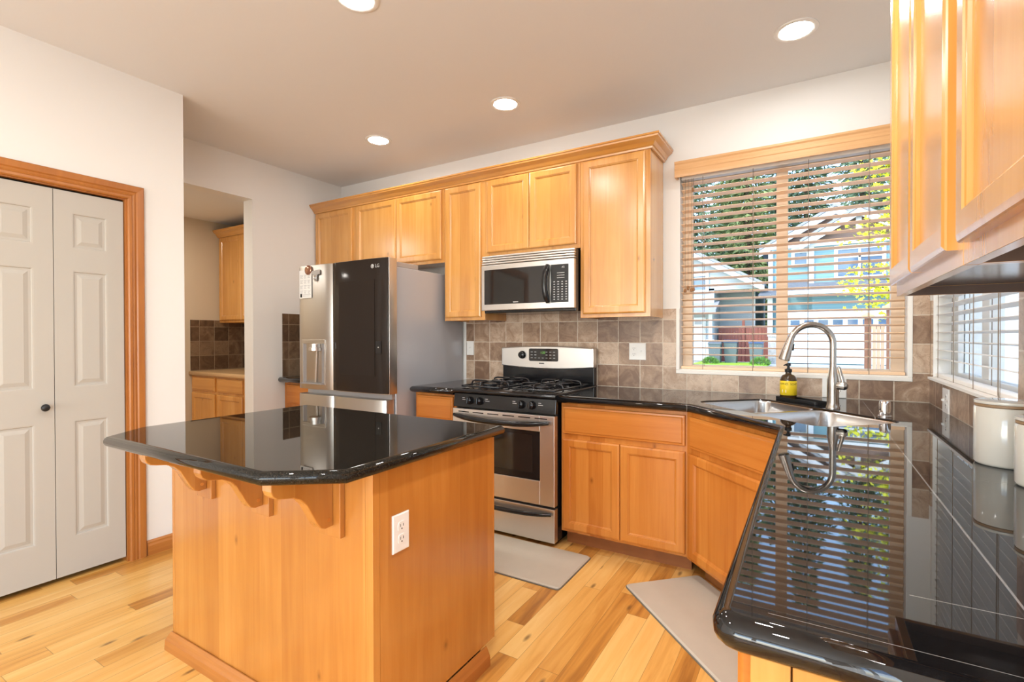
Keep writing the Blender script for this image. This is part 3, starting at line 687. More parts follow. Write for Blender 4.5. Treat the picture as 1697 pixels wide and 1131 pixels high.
# ------------------------------------------------------------------ electrical plates
def plate(o, u, n, label, kinds, cat='outlet', w=0.07, h=0.115):
    """kinds: list of 'outlet' / 'switch' gangs, o = centre"""
    o, u, n = map(Vector, (o, u, n)); g_ = len(kinds); W_ = w+0.046*(g_-1)
    t = thing('outlet_plate' if 'outlet' in kinds else 'switch_plate', label, cat, o)
    bm = B(); rings(bm, o-u*W_/2-Z*h/2, u, Z, n, W_, h, [(0, 0), (0, 0.003), (0.003, 0.0055)]); obj('cover', bm, 'white', t)
    for i, kd in enumerate(kinds):
        c = o+u*(0.046*(i-(g_-1)/2))
        if kd == 'outlet':
            for dz in (-0.0195, 0.0195):
                bm = B(); prism(bm, [(p[0]-0.0155, p[1]-0.0145) for p in rrect(0.031, 0.029, 0.009, 4)], c+Z*dz+n*0.0055, u, Z, n, 0.0015); r_ = obj('receptacle', bm, 'white', t)
                bm = B()
                for du in (-0.0062, 0.0062): obox(bm, c+Z*dz+n*0.007, u, Z, n, du-0.0011, du+0.0011, -0.001, 0.0075, 0, 0.0004)
                obox(bm, c+Z*dz+n*0.007, u, Z, n, -0.0022, 0.0022, -0.0095, -0.0055, 0, 0.0004); obj('slots', bm, 'inkd', r_)
        else:
            bm = B(); obox(bm, c+n*0.0055, u, Z, n, -0.005, 0.005, -0.012, 0.012, 0, 0.001); obox(bm, c+n*0.0065, u, Z, n, -0.0035, 0.0035, -0.001, 0.008, 0, 0.008); obj('toggle', bm, 'white', t)
    return t
plate((IX1+0.0005, -2.236, 0.668), Y, X, 'white duplex outlet on the side of the island', ['outlet'])
plate((-1.553, -T, 1.161), X, -Y, 'white double plate with outlet and switch on the tile right of the range', ['outlet', 'switch'])
plate((-2.954, -T, 1.170), X, -Y, 'white switch plate on the tile beside the refrigerator', ['switch'], 'switch')
plate((-0.426, -T, 0.972), X, -Y, 'white wide outlet plate behind the faucet under the window', ['outlet', 'outlet'], w=0.07)
plate((-T, -0.395, 0.966), Y, -X, 'white outlet plate on the right wall under the side window', ['outlet', 'switch'])

# ------------------------------------------------------------------ refrigerator
FX0, FX1 = -3.962, -2.999; FS = -3.562; FD = -0.90
t = thing('refrigerator', 'stainless french-door refrigerator with a dark glass right door', 'refrigerator', (-3.48, -0.45, 0))
bm = B(); box(bm, FX0+0.03, -3.020, -0.80, -0.03, 0.03, 1.755); obj('cabinet', bm, 'fridge_side', t, 0.006)
bm = B(); box(bm, FX0+0.06, -3.06, -0.78, -0.06, 0, 0.03); obj('base', bm, 'dark', t)
def curved(bm, x0, x1, yf, yb, z0, z1, bul=0.012, n=10, r=0.012):
    """door with a gently bowed front and rolled vertical edges"""
    P = []
    for k in range(n+1):
        a = k/n; x = x0+(x1-x0)*a; e = min(a, 1-a)*(x1-x0)
        d = bul*(1-(2*a-1)**2) if bul else 0
        P.append((x, yf-d+(r*(1-min(1, e/r)) if e < r else 0)))
    P += [(x1, yb), (x0, yb)]
    prism(bm, [(p[0], p[1]) for p in P], (0, 0, z0), X, Y, Z, z1-z0)
bm = B(); curved(bm, FX0, FS-0.002, FD+0.006, -0.81, 0.868, 1.808, 0.010); ld = obj('door', bm, 'steelv', t, 0.003, 35, label='stainless left door with dispenser')
# dispenser
dx0, dx1, dz0, dz1 = -3.900, -3.636, 0.912, 1.243; dy = FD-0.006
bm = B(); box(bm, dx0, dx1, dy, dy+0.02, dz1-0.03, dz1); box(bm, dx0, dx0+0.010, dy, dy+0.02, dz0, dz1-0.03); box(bm, dx1-0.010, dx1, dy, dy+0.02, dz0, dz1-0.03); box(bm, dx0, dx1, dy, dy+0.02, dz0-0.01, dz0); dsp = obj('dispenser', bm, 'steelv', ld, 0.002)
bm = B(); box(bm, dx0+0.010, dx1-0.010, dy+0.004, dy+0.014, dz0, dz1-0.03); obj('recess', bm, 'greyd', ld)
bm = B(); lathe(bm, [(0.040, 0), (0.044, 0.004), (0.044, 0.026), (0.036, 0.028), (0.036, 0.055)], (dx0+0.19, dy-0.028, dz1-0.085), 20); obj('nozzle', bm, 'steel', ld, 0, 40)
bm = B(); obox(bm, (dx0+0.165, dy-0.012, dz0+0.01), (1, 0, 0.0), Y, (0.06, 0, 1), -0.008, 0.008, 0, 0.008, 0, 0.235); obj('paddle', bm, 'steel', ld, 0.002)
bm = B(); box(bm, dx0+0.012, dx1-0.012, dy-0.022, dy+0.004, dz0-0.004, dz0+0.006); obj('drip_tray', bm, 'greyd', ld)
bm = B(); curved(bm, FS+0.002, FX1, FD+0.004, -0.81, 0.868, 1.808, 0.006); rd = obj('door', bm, 'steelv', t, 0.003, 35, label='right door faced in dark glass')
bm = B(); curved(bm, FS+0.004, FX1-0.001, FD-0.001, FD+0.012, 0.872, 1.806, 0.007, r=0.006); obj('glass_face', bm, 'fridge_glass', rd, 0.002, 35, label='smoked dark glass panel')
bm = B(); box(bm, -3.475, -3.115, FD-0.0095, FD-0.0055, 0.99, 1.66); obj('view_window', bm, 'fridge_glass', rd)
bm = B(); prism(bm, rrect(0.05, 0.088, 0.004, 3), (-3.103, FD-0.0068, 1.148), X, Z, -Y, 0.003); hl = obj('button_plate', bm, 'blackm', rd)
bm = B(); lathe(bm, [(0.004, 0), (0.004, 0.001)], (-3.078, FD-0.0098, 1.192), 12, (0, -1, 0)); obj('button_mark', bm, 'white', hl)
lg = text('emblem', 'LG', 0.034, (-3.088, FD-0.0066, 1.752), X, Z, -Y, 'legend', rd, ext=0.0008)
bm = B(); lathe(bm, [(0.0145, 0), (0.0145, 0.001)], (-3.134, FD-0.0072, 1.752), 24, (0, -1, 0)); obj('emblem_disc', bm, 'legend', rd)
bm = B()
tube(bm, [(-3.134+0.009*math.cos(a), FD-0.0085, 1.752+0.009*math.sin(a)) for a in [math.radians(90+k*27) for k in range(11)]]+[(-3.127, FD-0.0085, 1.752)], 0.0012, 6); obj('emblem_face', bm, 'inkd', rd)
for a, c, lb in ((FX0, FS-0.002, 'left lower stainless door'), (FS+0.002, FX1-0.03, 'right lower stainless door')):
    bm = B(); curved(bm, a, c, FD+0.004, -0.81, 0.06, 0.828, 0.008); obj('lower_door', bm, 'steelv', t, 0.003, 35, label=lb)
bm = B(); box(bm, FX0+0.03, FX1-0.03, -0.83, -0.80, 0.828, 0.868); obj('centre_rail', bm, 'grey', t)
bm = B(); box(bm, -3.30, -3.035, -0.86, -0.55, 1.756, 1.795); obj('hinge_cover', bm, 'grey', t, 0.006)
bm = B(); box(bm, -3.93, -3.70, -0.86, -0.55, 1.756, 1.795); obj('hinge_cover', bm, 'grey', t, 0.006)
# calendar sheet and magnets on the left door
fy = FD-0.0085
t = thing('calendar_sheet', 'white calendar sheet stuck to the left refrigerator door', 'calendar', (-3.85, fy, 1.67))
bm = B(); box(bm, -3.922, -3.780, fy-0.0012, fy, 1.560, 1.775); obj('sheet', bm, 'paper', t)
bm = B()
for r_ in range(4):
    for c_ in range(3):
        x0 = -3.912+c_*0.043; z0 = 1.735-r_*0.040
        box(bm, x0, x0+0.034, fy-0.0016, fy-0.0012, z0, z0+0.003)
        for k in range(3): box(bm, x0+0.002, x0+0.030-0.006*(k % 2), fy-0.0016, fy-0.0012, z0-0.008-k*0.007, z0-0.0055-k*0.007)
box(bm, -3.880, -3.79, fy-0.0016, fy-0.0012, 1.585, 1.588); box(bm, -3.880, -3.80, fy-0.0016, fy-0.0012, 1.575, 1.578)
obj('month_grid', bm, 'ink', t)
bm = B(); box(bm, -3.912, -3.890, fy-0.0017, fy-0.0012, 1.568, 1.594); obj('picture', bm, 'inkd', t)
bm = B(); lathe(bm, [(0.036, 0), (0.036, 0.008), (0.030, 0.012), (0.010, 0.013)], (-3.812, fy-0.0016, 1.772), 24, (0, -1, 0))
tag(obj('round_magnet', bm, 'copper', None, 0, 40), 'round shiny copper magnet holding the calendar on the refrigerator', 'magnet')
t = thing('clip_magnet', 'small grey clip magnet right of the calendar on the refrigerator', 'magnet', (-3.73, fy, 1.73))
bm = B(); prism(bm, [(-0.045, 0.02), (0.045, 0.028), (0.045, -0.008), (0.018, -0.012), (0.014, -0.05), (-0.006, -0.062), (-0.018, -0.045), (-0.016, -0.012), (-0.045, -0.010)], (-3.728, fy, 1.742), X, Z, -Y, 0.006); obj('clip', bm, 'grey', t, 0.002)
bm = B(); tube(bm, [(-3.730+0.012*math.cos(a), fy-0.008, 1.708+0.016*math.sin(a)) for a in [k*PI/8 for k in range(17)]], 0.003, 8); obj('ring', bm, 'chrome', t, 0, 50)

# ------------------------------------------------------------------ range
RX0, RX1 = -2.598, -1.838; RF = -0.690
t = thing('gas_range', 'stainless gas range with black cooktop and oven window', 'range', (-2.218, -0.35, 0))
bm = B(); box(bm, RX0+0.004, RX1-0.004, RF+0.03, -0.02, 0.03, 0.890); obj('body', bm, 'black', t)
bm = B(); box(bm, RX0+0.03, RX1-0.03, RF+0.06, -0.05, 0, 0.03); obj('base', bm, 'dark', t)
bm = B(); prism(bm, [(-0.030, 0.888), (RF+0.010, 0.888), (RF-0.012, 0.893), (RF-0.020, 0.903), (RF-0.014, 0.914), (RF+0.01, 0.920), (-0.030, 0.920)][::-1], (RX0-0.004, 0, 0), Y, Z, X, RX1-RX0+0.008); ck = obj('cooktop', bm, 'black', t, 0.004, 40)
bm = B(); prism(bm, [(RF+0.03, 0.797), (RF-0.006, 0.797), (RF+0.006, 0.887), (RF+0.03, 0.887)], (RX0, 0, 0), Y, Z, X, RX1-RX0); cp_ = obj('control_panel', bm, 'black', t, 0.003)
for i, kx in enumerate((-2.464, -2.388, -2.075, -2.000)):
    bm = B(); lathe(bm, [(0.026, 0), (0.026, 0.008), (0.023, 0.012), (0.021, 0.026), (0.016, 0.030)], (kx, RF+0.001, 0.843), 20, (0, -1, 0.13)); kn = obj('knob', bm, 'black', t, 0, 40)
    bm = B(); obox(bm, (kx, RF-0.030, 0.846), X, (0, -1, 0.13), (0, 0.13, 1), -0.005, 0.005, -0.004, 0.010, -0.020, 0.020); obj('grip', bm, 'black', kn, 0.003)
    bm = B()
    for r_ in range(2): obox(bm, (kx+(0.045 if i in (1, 3) else -0.062), RF-0.0012, 0.858-r_*0.012), X, (0, 0.13, 1), -Y, 0, 0.020+0.012*r_, 0, 0.003, 0, 0.001)
    obj('legend', bm, 'legend', cp_)
# oven door
dz0, dz1 = 0.246, 0.788
bm = B(); DF = RF-0.016
wx0, wx1, wz0, wz1 = -2.498, -1.938, 0.392, 0.690
box(bm, RX0+0.002, wx0, DF, RF+0.03, dz0, dz1); box(bm, wx1, RX1-0.002, DF, RF+0.03, dz0, dz1); box(bm, wx0, wx1, DF, RF+0.03, dz0, wz0); box(bm, wx0, wx1, DF, RF+0.03, wz1, dz1)
od = obj('oven_door', bm, 'steel', t, 0.003)
bm = B(); box(bm, wx0, wx1, DF+0.0005, DF+0.02, wz0, wz1); ow = obj('oven_window', bm, 'black', od, 0.002)
bm = B(); box(bm, wx0+0.05, wx1-0.05, DF-0.0005, DF+0.0005, wz0+0.045, wz1-0.025); obj('window_glass', bm, 'black_glass', ow)
bm = B()
for k in range(6): box(bm, RX0+0.05+k*0.115, RX0+0.05+k*0.115+0.085, DF-0.0008, DF+0.0005, dz1-0.022, dz1-0.016)
obj('vent_slots', bm, 'dark', od)
def bow_handle(x0, x1, z, yb, out, sag, r, name, parent):
    n = 16; pts = []; rs = []
    for k in range(n+1):
        a = k/n; b_ = 1-(2*a-1)**4
        pts.append((x0+(x1-x0)*a, yb-0.004-out*b_, z-sag*(1-(2*a-1)**2)+sag*0.5)); rs.append(r*(0.62+0.38*b_))
    bm = B(); tube(bm, pts, rs, 12); return obj(name, bm, 'black', parent, 0, 50)
bow_handle(RX0+0.02, RX1-0.035, 0.738, DF-0.006, 0.040, 0.018, 0.017, 'handle', od)
bm = B(); box(bm, RX0+0.002, RX1-0.002, DF, RF+0.03, 0.030, 0.232); dr = obj('drawer', bm, 'steel', t, 0.003)
bow_handle(RX0+0.05, RX1-0.02, 0.195, DF-0.004, 0.026, 0.012, 0.014, 'handle', dr)
# backguard
bm = B(); box(bm, RX0+0.004, RX1-0.004, -0.075, -0.025, 0.918, 1.16); bgd = obj('backguard', bm, 'black', t, 0.004)
bm = B(); n = 14; top = [(RX0+(RX1-RX0)*k/n, 1.180+0.014*(1-(2*k/n-1)**2)) for k in range(n+1)]; bot = [(RX1-(RX1-RX0)*k/n, 1.042-0.018*(1-(2*k/n-1)**2)) for k in range(n+1)]
prism(bm, top+bot, (0, -0.092, 0), X, Z, Y, 0.062); ctl = obj('control_fascia', bm, 'steel', bgd, 0.008)
bm = B(); prism(bm, rrect(0.242, 0.093, 0.012, 4), (-2.352, -0.0925, 1.082), X, Z, -Y, 0.003); dpn = obj('display', bm, 'black_glass', bgd)
text('clock', '1:25', 0.024, (-2.235, -0.0959, 1.145), X, Z, -Y, 'led', bgd, ext=0.0002)
bm = B()
for r_ in range(3):
    for c_ in range(7):
        if r_ < 2 and 2 <= c_ <= 3: continue
        x0 = -2.336+c_*0.031; box(bm, x0, x0+0.016, -0.0959, -0.0954, 1.148-r_*0.022, 1.1515-r_*0.022)
obj('legend', bm, 'legend', bgd)
bm = B(); lathe(bm, [(0.030, 0), (0.030, 0.010), (0.026, 0.014), (0.024, 0.026), (0.018, 0.030)], (-2.408, -0.0925, 1.127), 22, (0, -1, 0)); kn = obj('knob', bm, 'black', bgd, 0, 40)
bm = B(); box(bm, -2.413, -2.403, -0.134, -0.118, 1.103, 1.151); obj('grip', bm, 'blackm', kn, 0.003)
bm = B(); box(bm, -2.268, -2.226, -0.0932, -0.0918, 1.062, 1.070); obj('maker_plate', bm, 'inkd', bgd)
# burners and grates
for bx_, by_, br in ((-2.42, -0.52, 0.048), (-2.42, -0.24, 0.040), (-2.02, -0.52, 0.044), (-2.02, -0.24, 0.048)):
    bm = B(); lathe(bm, [(br+0.022, 0), (br+0.015, 0.006), (br, 0.008), (br, 0.020), (br-0.008, 0.026), (0.01, 0.027)], (bx_, by_, 0.920), 24); obj('burner', bm, 'iron', t, 0, 45)
for gx in (-2.42, -2.02):
    bm = B(); zt = 0.962; rr_ = 0.0062
    x0, x1, y0, y1 = gx-0.155, gx+0.155, -0.640, -0.120
    def bar(pts): tube(bm, pts, rr_, 8)
    for by_ in (-0.52, -0.24):
        for dx_, dy_ in ((1, 0), (-1, 0), (0, 1), (0, -1)):
            r0, r1 = 0.030, (0.150 if dx_ else 0.118)
            bar([(gx+dx_*r0, by_+dy_*r0, zt), (gx+dx_*(r1-0.03), by_+dy_*(r1-0.03), zt), (gx+dx_*(r1-0.008), by_+dy_*(r1-0.008), zt-0.006), (gx+dx_*r1, by_+dy_*r1, zt-0.022), (gx+dx_*r1, by_+dy_*r1, 0.921)])
        P = [(gx+0.085*math.cos(a), by_+0.085*math.sin(a), 0.945) for a in [k*PI/8 for k in range(17)]]
        bar(P)
    bar([(x0+0.01, y0, 0.932), (x1-0.01, y0, 0.932), (x1, y0+0.01, 0.932), (x1, y1-0.01, 0.932), (x1-0.01, y1, 0.932), (x0+0.01, y1, 0.932), (x0, y1-0.01, 0.932), (x0, y0+0.01, 0.932), (x0+0.01, y0, 0.932)])
    obj('grate', bm, 'iron', t, 0, 50)

# ------------------------------------------------------------------ microwave
MX0, MX1, MF, MZ0, MZ1 = -2.576, -1.850, -0.395, 1.432, 1.842
t = thing('microwave', 'stainless over-the-range microwave with dark window', 'microwave', (-2.213, -0.2, MZ0))
bm = B(); box(bm, MX0+0.004, MX1-0.002, MF+0.035, -0.009, MZ0, MZ1); obj('case', bm, 'black', t, 0.004)
def mface(z0, z1, x0=MX0, x1=MX1, bul=0.014, y0=MF, n=12):
    b = B(); P = []
    for k in range(n+1):
        a = k/n; xx = x0+(x1-x0)*a; ga = (xx-MX0)/(MX1-MX0)
        P.append((xx, y0-bul*(1-(2*ga-1)**2)))
    P += [(x1, MF+0.034), (x0, MF+0.034)]
    prism(b, P, (0, 0, z0), X, Y, Z, z1-z0); return b
bm = B()
for k in range(4):
    z0 = 1.776+k*0.0165; b2 = mface(z0, z0+0.0135, y0=MF+0.002+0.002*k); me_ = bpy.data.meshes.new('tmp'); b2.to_mesh(me_); bm.from_mesh(me_); bpy.data.meshes.remove(me_); b2.free()
obj('vent_louvers', bm, 'steel', t, 0.004)
obj('front_bezel', mface(1.450, 1.772), 'steel', t, 0.004)
obj('window', mface(1.492, 1.738, MX0+0.028, -2.048, y0=MF-0.0015), 'black_glass', t, 0.001, label='dark mirrored microwave window')
kp = obj('keypad', mface(1.488, 1.738, -2.012, -1.888, y0=MF-0.002), 'black', t, 0.001)
bm = B(); ky = MF-0.0125
def kyx(xx): return MF-0.0022-0.014*(1-(2*(xx-MX0)/(MX1-MX0)-1)**2)
for r_ in range(8):
    for c_ in range(4):
        if 0 < r_ < 0: continue
        xx = -1.993+c_*0.028; zz = 1.506+r_*0.0165; yy = kyx(xx)
        box(bm, xx, xx+0.011, yy-0.0006, yy+0.0006, zz, zz+0.005)
for r_ in range(3):
    yy = kyx(-1.95); box(bm, -1.985+0.006*r_, -1.915, yy-0.0008, yy+0.001, 1.648+r_*0.016, 1.651+r_*0.016)
obj('key_legends', bm, 'legend', kp)
yy = kyx(-1.93); text('clock', ':45', 0.018, (-1.925, yy-0.0012, 1.718), X, Z, -Y, 'legend', kp, ext=0.0002)
bm = B(); pts = [(-2.030-0.012*math.sin(PI*k/10), MF-0.020-0.026*math.sin(PI*k/10)**0.6, 1.490+0.246*k/10) for k in range(11)]
tube(bm, pts, [0.014]+[0.020]*9+[0.014], 12); obj('handle', bm, 'black', t, 0, 50, label='curved black handle')
bm = B(); yy = kyx(-2.28); box(bm, -2.30, -2.26, yy-0.0006, yy+0.0008, 1.500, 1.507); obj('maker_plate', bm, 'legend', t)

# ------------------------------------------------------------------ sink, faucet and sink things
t = thing('sink', 'double-bowl stainless undermount sink in the corner counter', 'sink', uv(0.03, -0.93, 0.66))
def bowl(u0, u1):
    bm = B(); ZT = CH-0.009; v0, v1 = sv0+0.0015, sv1-0.0015
    L = [rr_uv(u0+i, u1-i, v0+i, v1-i, r, z) for i, r, z in ((0, 0.068, ZT), (0.004, 0.066, ZT-0.005), (0.008, 0.06, ZT-0.10), (0.014, 0.055, ZT-0.165), (0.03, 0.045, ZT-0.185), (0.06, 0.03, ZT-0.188))]
    R = loops(bm, L, False, True); c = uv((u0+u1)/2, (v0+v1)/2, ZT-0.1865)
    obj('bowl', bm, 'sink', t, 0, 40)
    bm = B(); lathe(bm, [(0.045, 0), (0.045, 0.003), (0.036, 0.003), (0.030, 0.001), (0.012, 0.002)], c, 24); obj('drain', bm, 'chrome', t, 0, 40)
bowl(su0+0.0015, 0.012); bowl(0.036, su1-0.0015)
bm = B(); P = rr_uv(0.010, 0.038, sv0+0.0015, sv1-0.0015, 0.004, 0, 3); loops(bm, [[p+Z*(CH-0.05) for p in P], [p+Z*(CH-0.0085) for p in P]]); obj('divider', bm, 'sink', t, 0.003)
# faucet
fb = Vector((-0.447, -0.497, CH)); fd = Vector((-0.955, -0.296, 0)).normalized()
t = thing('faucet', 'tall brushed nickel pull-down faucet behind the sink', 'faucet', fb)
bm = B(); lathe(bm, [(0.030, 0), (0.030, 0.006), (0.027, 0.012), (0.0255, 0.03), (0.025, 0.10), (0.0245, 0.14), (0.020, 0.165), (0.0165, 0.185), (0.015, 0.20)], fb, 28); obj('body', bm, 'nickel', t, 0, 40)
bm = B(); pts = [fb+Z*0.19, fb+Z*0.24, fb+Z*0.29]; rr_ = 0.094; zc = 0.312
for k in range(0, 15):
    a = PI-(PI*0.90)*k/14; pts.append(fb+fd*(rr_+rr_*math.cos(a))+Z*(zc+rr_*math.sin(a)))
tube(bm, pts, 0.0148, 16); obj('gooseneck', bm, 'nickel', t, 0, 50)
e = pts[-1]; dr_ = (fd*0.30-Z).normalized()
bm = B(); tube(bm, [e, e+dr_*0.006, e+dr_*0.012, e+dr_*0.05, e+dr_*0.095, e+dr_*0.112, e+dr_*0.114], [0.0155, 0.0165, 0.0175, 0.021, 0.025, 0.0255, 0.020], 20); sh = obj('spray_head', bm, 'nickel', t, 0, 40)
bm = B(); tube(bm, [e+dr_*0.03-fd*0.018, e+dr_*0.065-fd*0.024], 0.006, 8); obj('button', bm, 'blackm', sh, 0, 50)
hd = Vector((0.93, -0.36, 0)).normalized(); hb = fb+Z*0.112
bm = B(); tube(bm, [hb+hd*0.02, hb+hd*0.050, hb+hd*0.056, hb+hd*0.062], [0.019, 0.020, 0.017, 0.010], 18); hn = obj('handle', bm, 'nickel', t, 0, 40)
bm = B(); tube(bm, [hb+hd*0.046, hb+hd*0.040+Z*0.03, hb+hd*0.026+Z*0.085, hb+hd*0.022+Z*0.092], [0.009, 0.0085, 0.007, 0.004], 12); obj('lever', bm, 'nickel', hn, 0, 40)
# soap tray and bottle
sc_ = uv(-0.205, -0.625, CH); 
bm = B(); P0 = [uv(-0.345+p[0], -0.662+p[1], 0) for p in rrect(0.275, 0.085, 0.015, 4)]
P1 = [uv(-0.341+p[0], -0.658+p[1], 0) for p in rrect(0.267, 0.077, 0.012, 4)]
loops(bm, [[p+Z*(CH+0.0004) for p in P0], [p+Z*(CH+0.016) for p in P0], [p+Z*(CH+0.016) for p in P1], [p+Z*(CH+0.006) for p in P1]])
tag(obj('soap_tray', bm, 'blackm', None, 0.001), 'long black rubber tray under the soap bottle behind the sink', 'tray')
sb = uv(-0.292, -0.620, CH+0.0062)
t = thing('soap_bottle', 'amber hand soap pump bottle with yellow label behind the sink', 'soap bottle', sb)
bm = B(); lathe(bm, [(0.038, 0), (0.041, 0.004), (0.041, 0.105), (0.039, 0.116), (0.030, 0.128), (0.016, 0.135), (0.0145, 0.140), (0.0145, 0.146)], sb, 32); obj('bottle', bm, 'amber', t, 0, 45)
bm = B(); lathe(bm, [(0.0413, 0.022), (0.0418, 0.0225), (0.0418, 0.099), (0.0413, 0.0995)], sb, 40, cap0=False, cap1=False); lb = obj('paper_label', bm, 'yellow', t, 0, 60, label='yellow paper label')
bm = B(); lathe(bm, [(0.017, 0.146), (0.018, 0.148), (0.018, 0.162), (0.008, 0.166), (0.006, 0.178), (0.012, 0.180), (0.012, 0.192), (0.006, 0.195)], sb, 20); pm = obj('pump', bm, 'blackm', t, 0, 45)
cdir = (Vector((-0.5335, -3.3583, 0))-Vector((sb.x, sb.y, 0))).normalized()
bm = B(); tube(bm, [sb+Z*0.187, sb+Z*0.187+Vector((-0.6, -0.8, 0))*0.02, sb+Z*0.184+Vector((-0.6, -0.8, 0))*0.034], [0.005, 0.0045, 0.0035], 10); obj('nozzle', bm, 'blackm', pm, 0, 45)
def curved_text(body, size, zc, parent, mat='inkd', r=0.0422):
    cu = bpy.data.curves.new('t', 'FONT'); cu.body = body; cu.size = size; cu.align_x = 'CENTER'; cu.align_y = 'CENTER'; cu.extrude = 0.0
    to = bpy.data.objects.new('t', cu); COL.objects.link(to)
    me = bpy.data.meshes.new_from_object(to.evaluated_get(bpy.context.evaluated_depsgraph_get())); bpy.data.objects.remove(to); bpy.data.curves.remove(cu)
    bm = B(); bm.from_mesh(me); bpy.data.meshes.remove(me)
    a0 = math.atan2(cdir.y, cdir.x)
    for v in bm.verts:
        a = a0+v.co.x/r; v.co = Vector((sb.x+r*math.cos(a), sb.y+r*math.sin(a), sb.z+zc+v.co.y))
    return obj('lettering', bm, mat, parent)
curved_text('HAND  SOAP', 0.0165, 0.083, lb)
curved_text('- - - - - - - -', 0.008, 0.094, lb); curved_text('--- -- ---- -- ---', 0.007, 0.028, lb)
bm = B(); a0 = math.atan2(cdir.y, cdir.x)
face(bm, [sb+Vector((0.0423*math.cos(a0+a), 0.0423*math.sin(a0+a), z)) for a, z in ((-0.75, 0.036), (-0.25, 0.036), (-0.25, 0.052), (-0.75, 0.052))]); obj('label_patch', bm, 'paper', lb)
# chrome air gap
bm = B(); ac = Vector((-0.262, -0.672, CH+0.0004)); lathe(bm, [(0.026, 0), (0.026, 0.004), (0.0215, 0.006), (0.0215, 0.058), (0.019, 0.066), (0.010, 0.070)], ac, 28)
tag(obj('air_gap_cap', bm, 'chrome', None, 0, 40), 'small shiny chrome air-gap cylinder right of the sink', 'air gap')

# canisters
def canister(c, r, h, label):
    t = thing('canister', label, 'canister', (c[0], c[1], CH+0.0004))
    c = Vector((c[0], c[1], CH+0.0004))
    bm = B(); lathe(bm, [(r-0.006, 0), (r-0.002, 0.003), (r, 0.008), (r, h-0.012), (r-0.002, h-0.008)], c, 48); obj('jar', bm, 'ceramic', t, 0, 40)
    bm = B(); lathe(bm, [(r-0.004, h-0.008), (r-0.0015, h-0.006), (r-0.0015, h), (r-0.004, h+0.001)], c, 48); obj('lid_band', bm, 'lidwood', t, 0, 40)
    bm = B(); lathe(bm, [(r-0.001, h+0.001), (r, h+0.003), (r-0.001, h+0.008), (r-0.008, h+0.010), (0.01, h+0.010)], c, 48); obj('lid', bm, 'ceramic', t, 0, 40)
canister((-0.083, -1.515), 0.066, 0.165, 'large cream ceramic canister against the wall under the side window')
canister((-0.070, -1.750), 0.055, 0.152, 'second cream ceramic canister, nearest the camera at the right frame edge')

# ------------------------------------------------------------------ floor mats
def fmat(poly, label):
    t = thing('floor_mat', label, 'mat', (sum(p[0] for p in poly)/4, sum(p[1] for p in poly)/4, 0.0006))
    P = []
    for i in range(4):
        p0, p1, p2 = Vector(poly[i-1]), Vector(poly[i]), Vector(poly[(i+1) % 4]); a = (p0-p1).normalized(); c = (p2-p1).normalized()
        for k in range(5):
            s = k/4; P.append(tuple(p1+a*0.03*(1-s)**2+c*0.03*s**2))
    Pi = offset_poly(P, [0.004]*len(P)); Pj = offset_poly(P, [0.012]*len(P))
    bm = B(); loops(bm, [[(*p, 0.0006) for p in P], [(*p, 0.004) for p in P], [(*p, 0.007) for p in Pi]], True, False); obj('edge', bm, 'mate', t)
    bm = B(); loops(bm, [[(*p, 0.0068) for p in Pi], [(*p, 0.0125) for p in Pj]]); obj('pad', bm, 'mat', t)
fmat([(-2.40, -1.135), (-1.605, -1.135), (-1.605, -0.700), (-2.40, -0.700)], 'beige cushioned floor mat on the floor in front of the range')
ma = Vector((-1.347, -0.914)); mb = Vector((-1.040, -0.612)); du = Vector((0.7071, -0.7071))
fmat([tuple(ma), tuple(ma+du*0.80), tuple(mb+du*0.80), tuple(mb)], 'beige cushioned floor mat set diagonally in front of the sink cabinet')

# ------------------------------------------------------------------ ceiling lights
def downlight(loc, label):
    t = thing('recessed_light', label, 'ceiling light', (loc[0], loc[1], CEIL), 'recessed ceiling lights')
    c = Vector((loc[0], loc[1], CEIL))
    bm = B(); lathe(bm, [(0.072, -0.0005), (0.072, -0.004), (0.082, -0.008), (0.095, -0.004), (0.096, -0.0005)], c, 40, cap0=False, cap1=False); obj('trim_ring', bm, 'white', t, 0, 40)
    bm = B(); lathe(bm, [(0.072, -0.001), (0.071, -0.004)], c, 40); obj('lens', bm, 'lens', t)
    return t
t0 = downlight((-0.605, -0.578), 'round recessed ceiling light over the sink corner, largest and rightmost')
dup(t0, (-2.208, -0.658, CEIL), 'round recessed ceiling light in front of the microwave cabinets')
dup(t0, (-3.330, -0.658, CEIL), 'round recessed ceiling light in front of the refrigerator, farthest left')
dup(t0, (-2.241, -1.835, CEIL), 'round recessed ceiling light above the island, cut by the top frame edge')

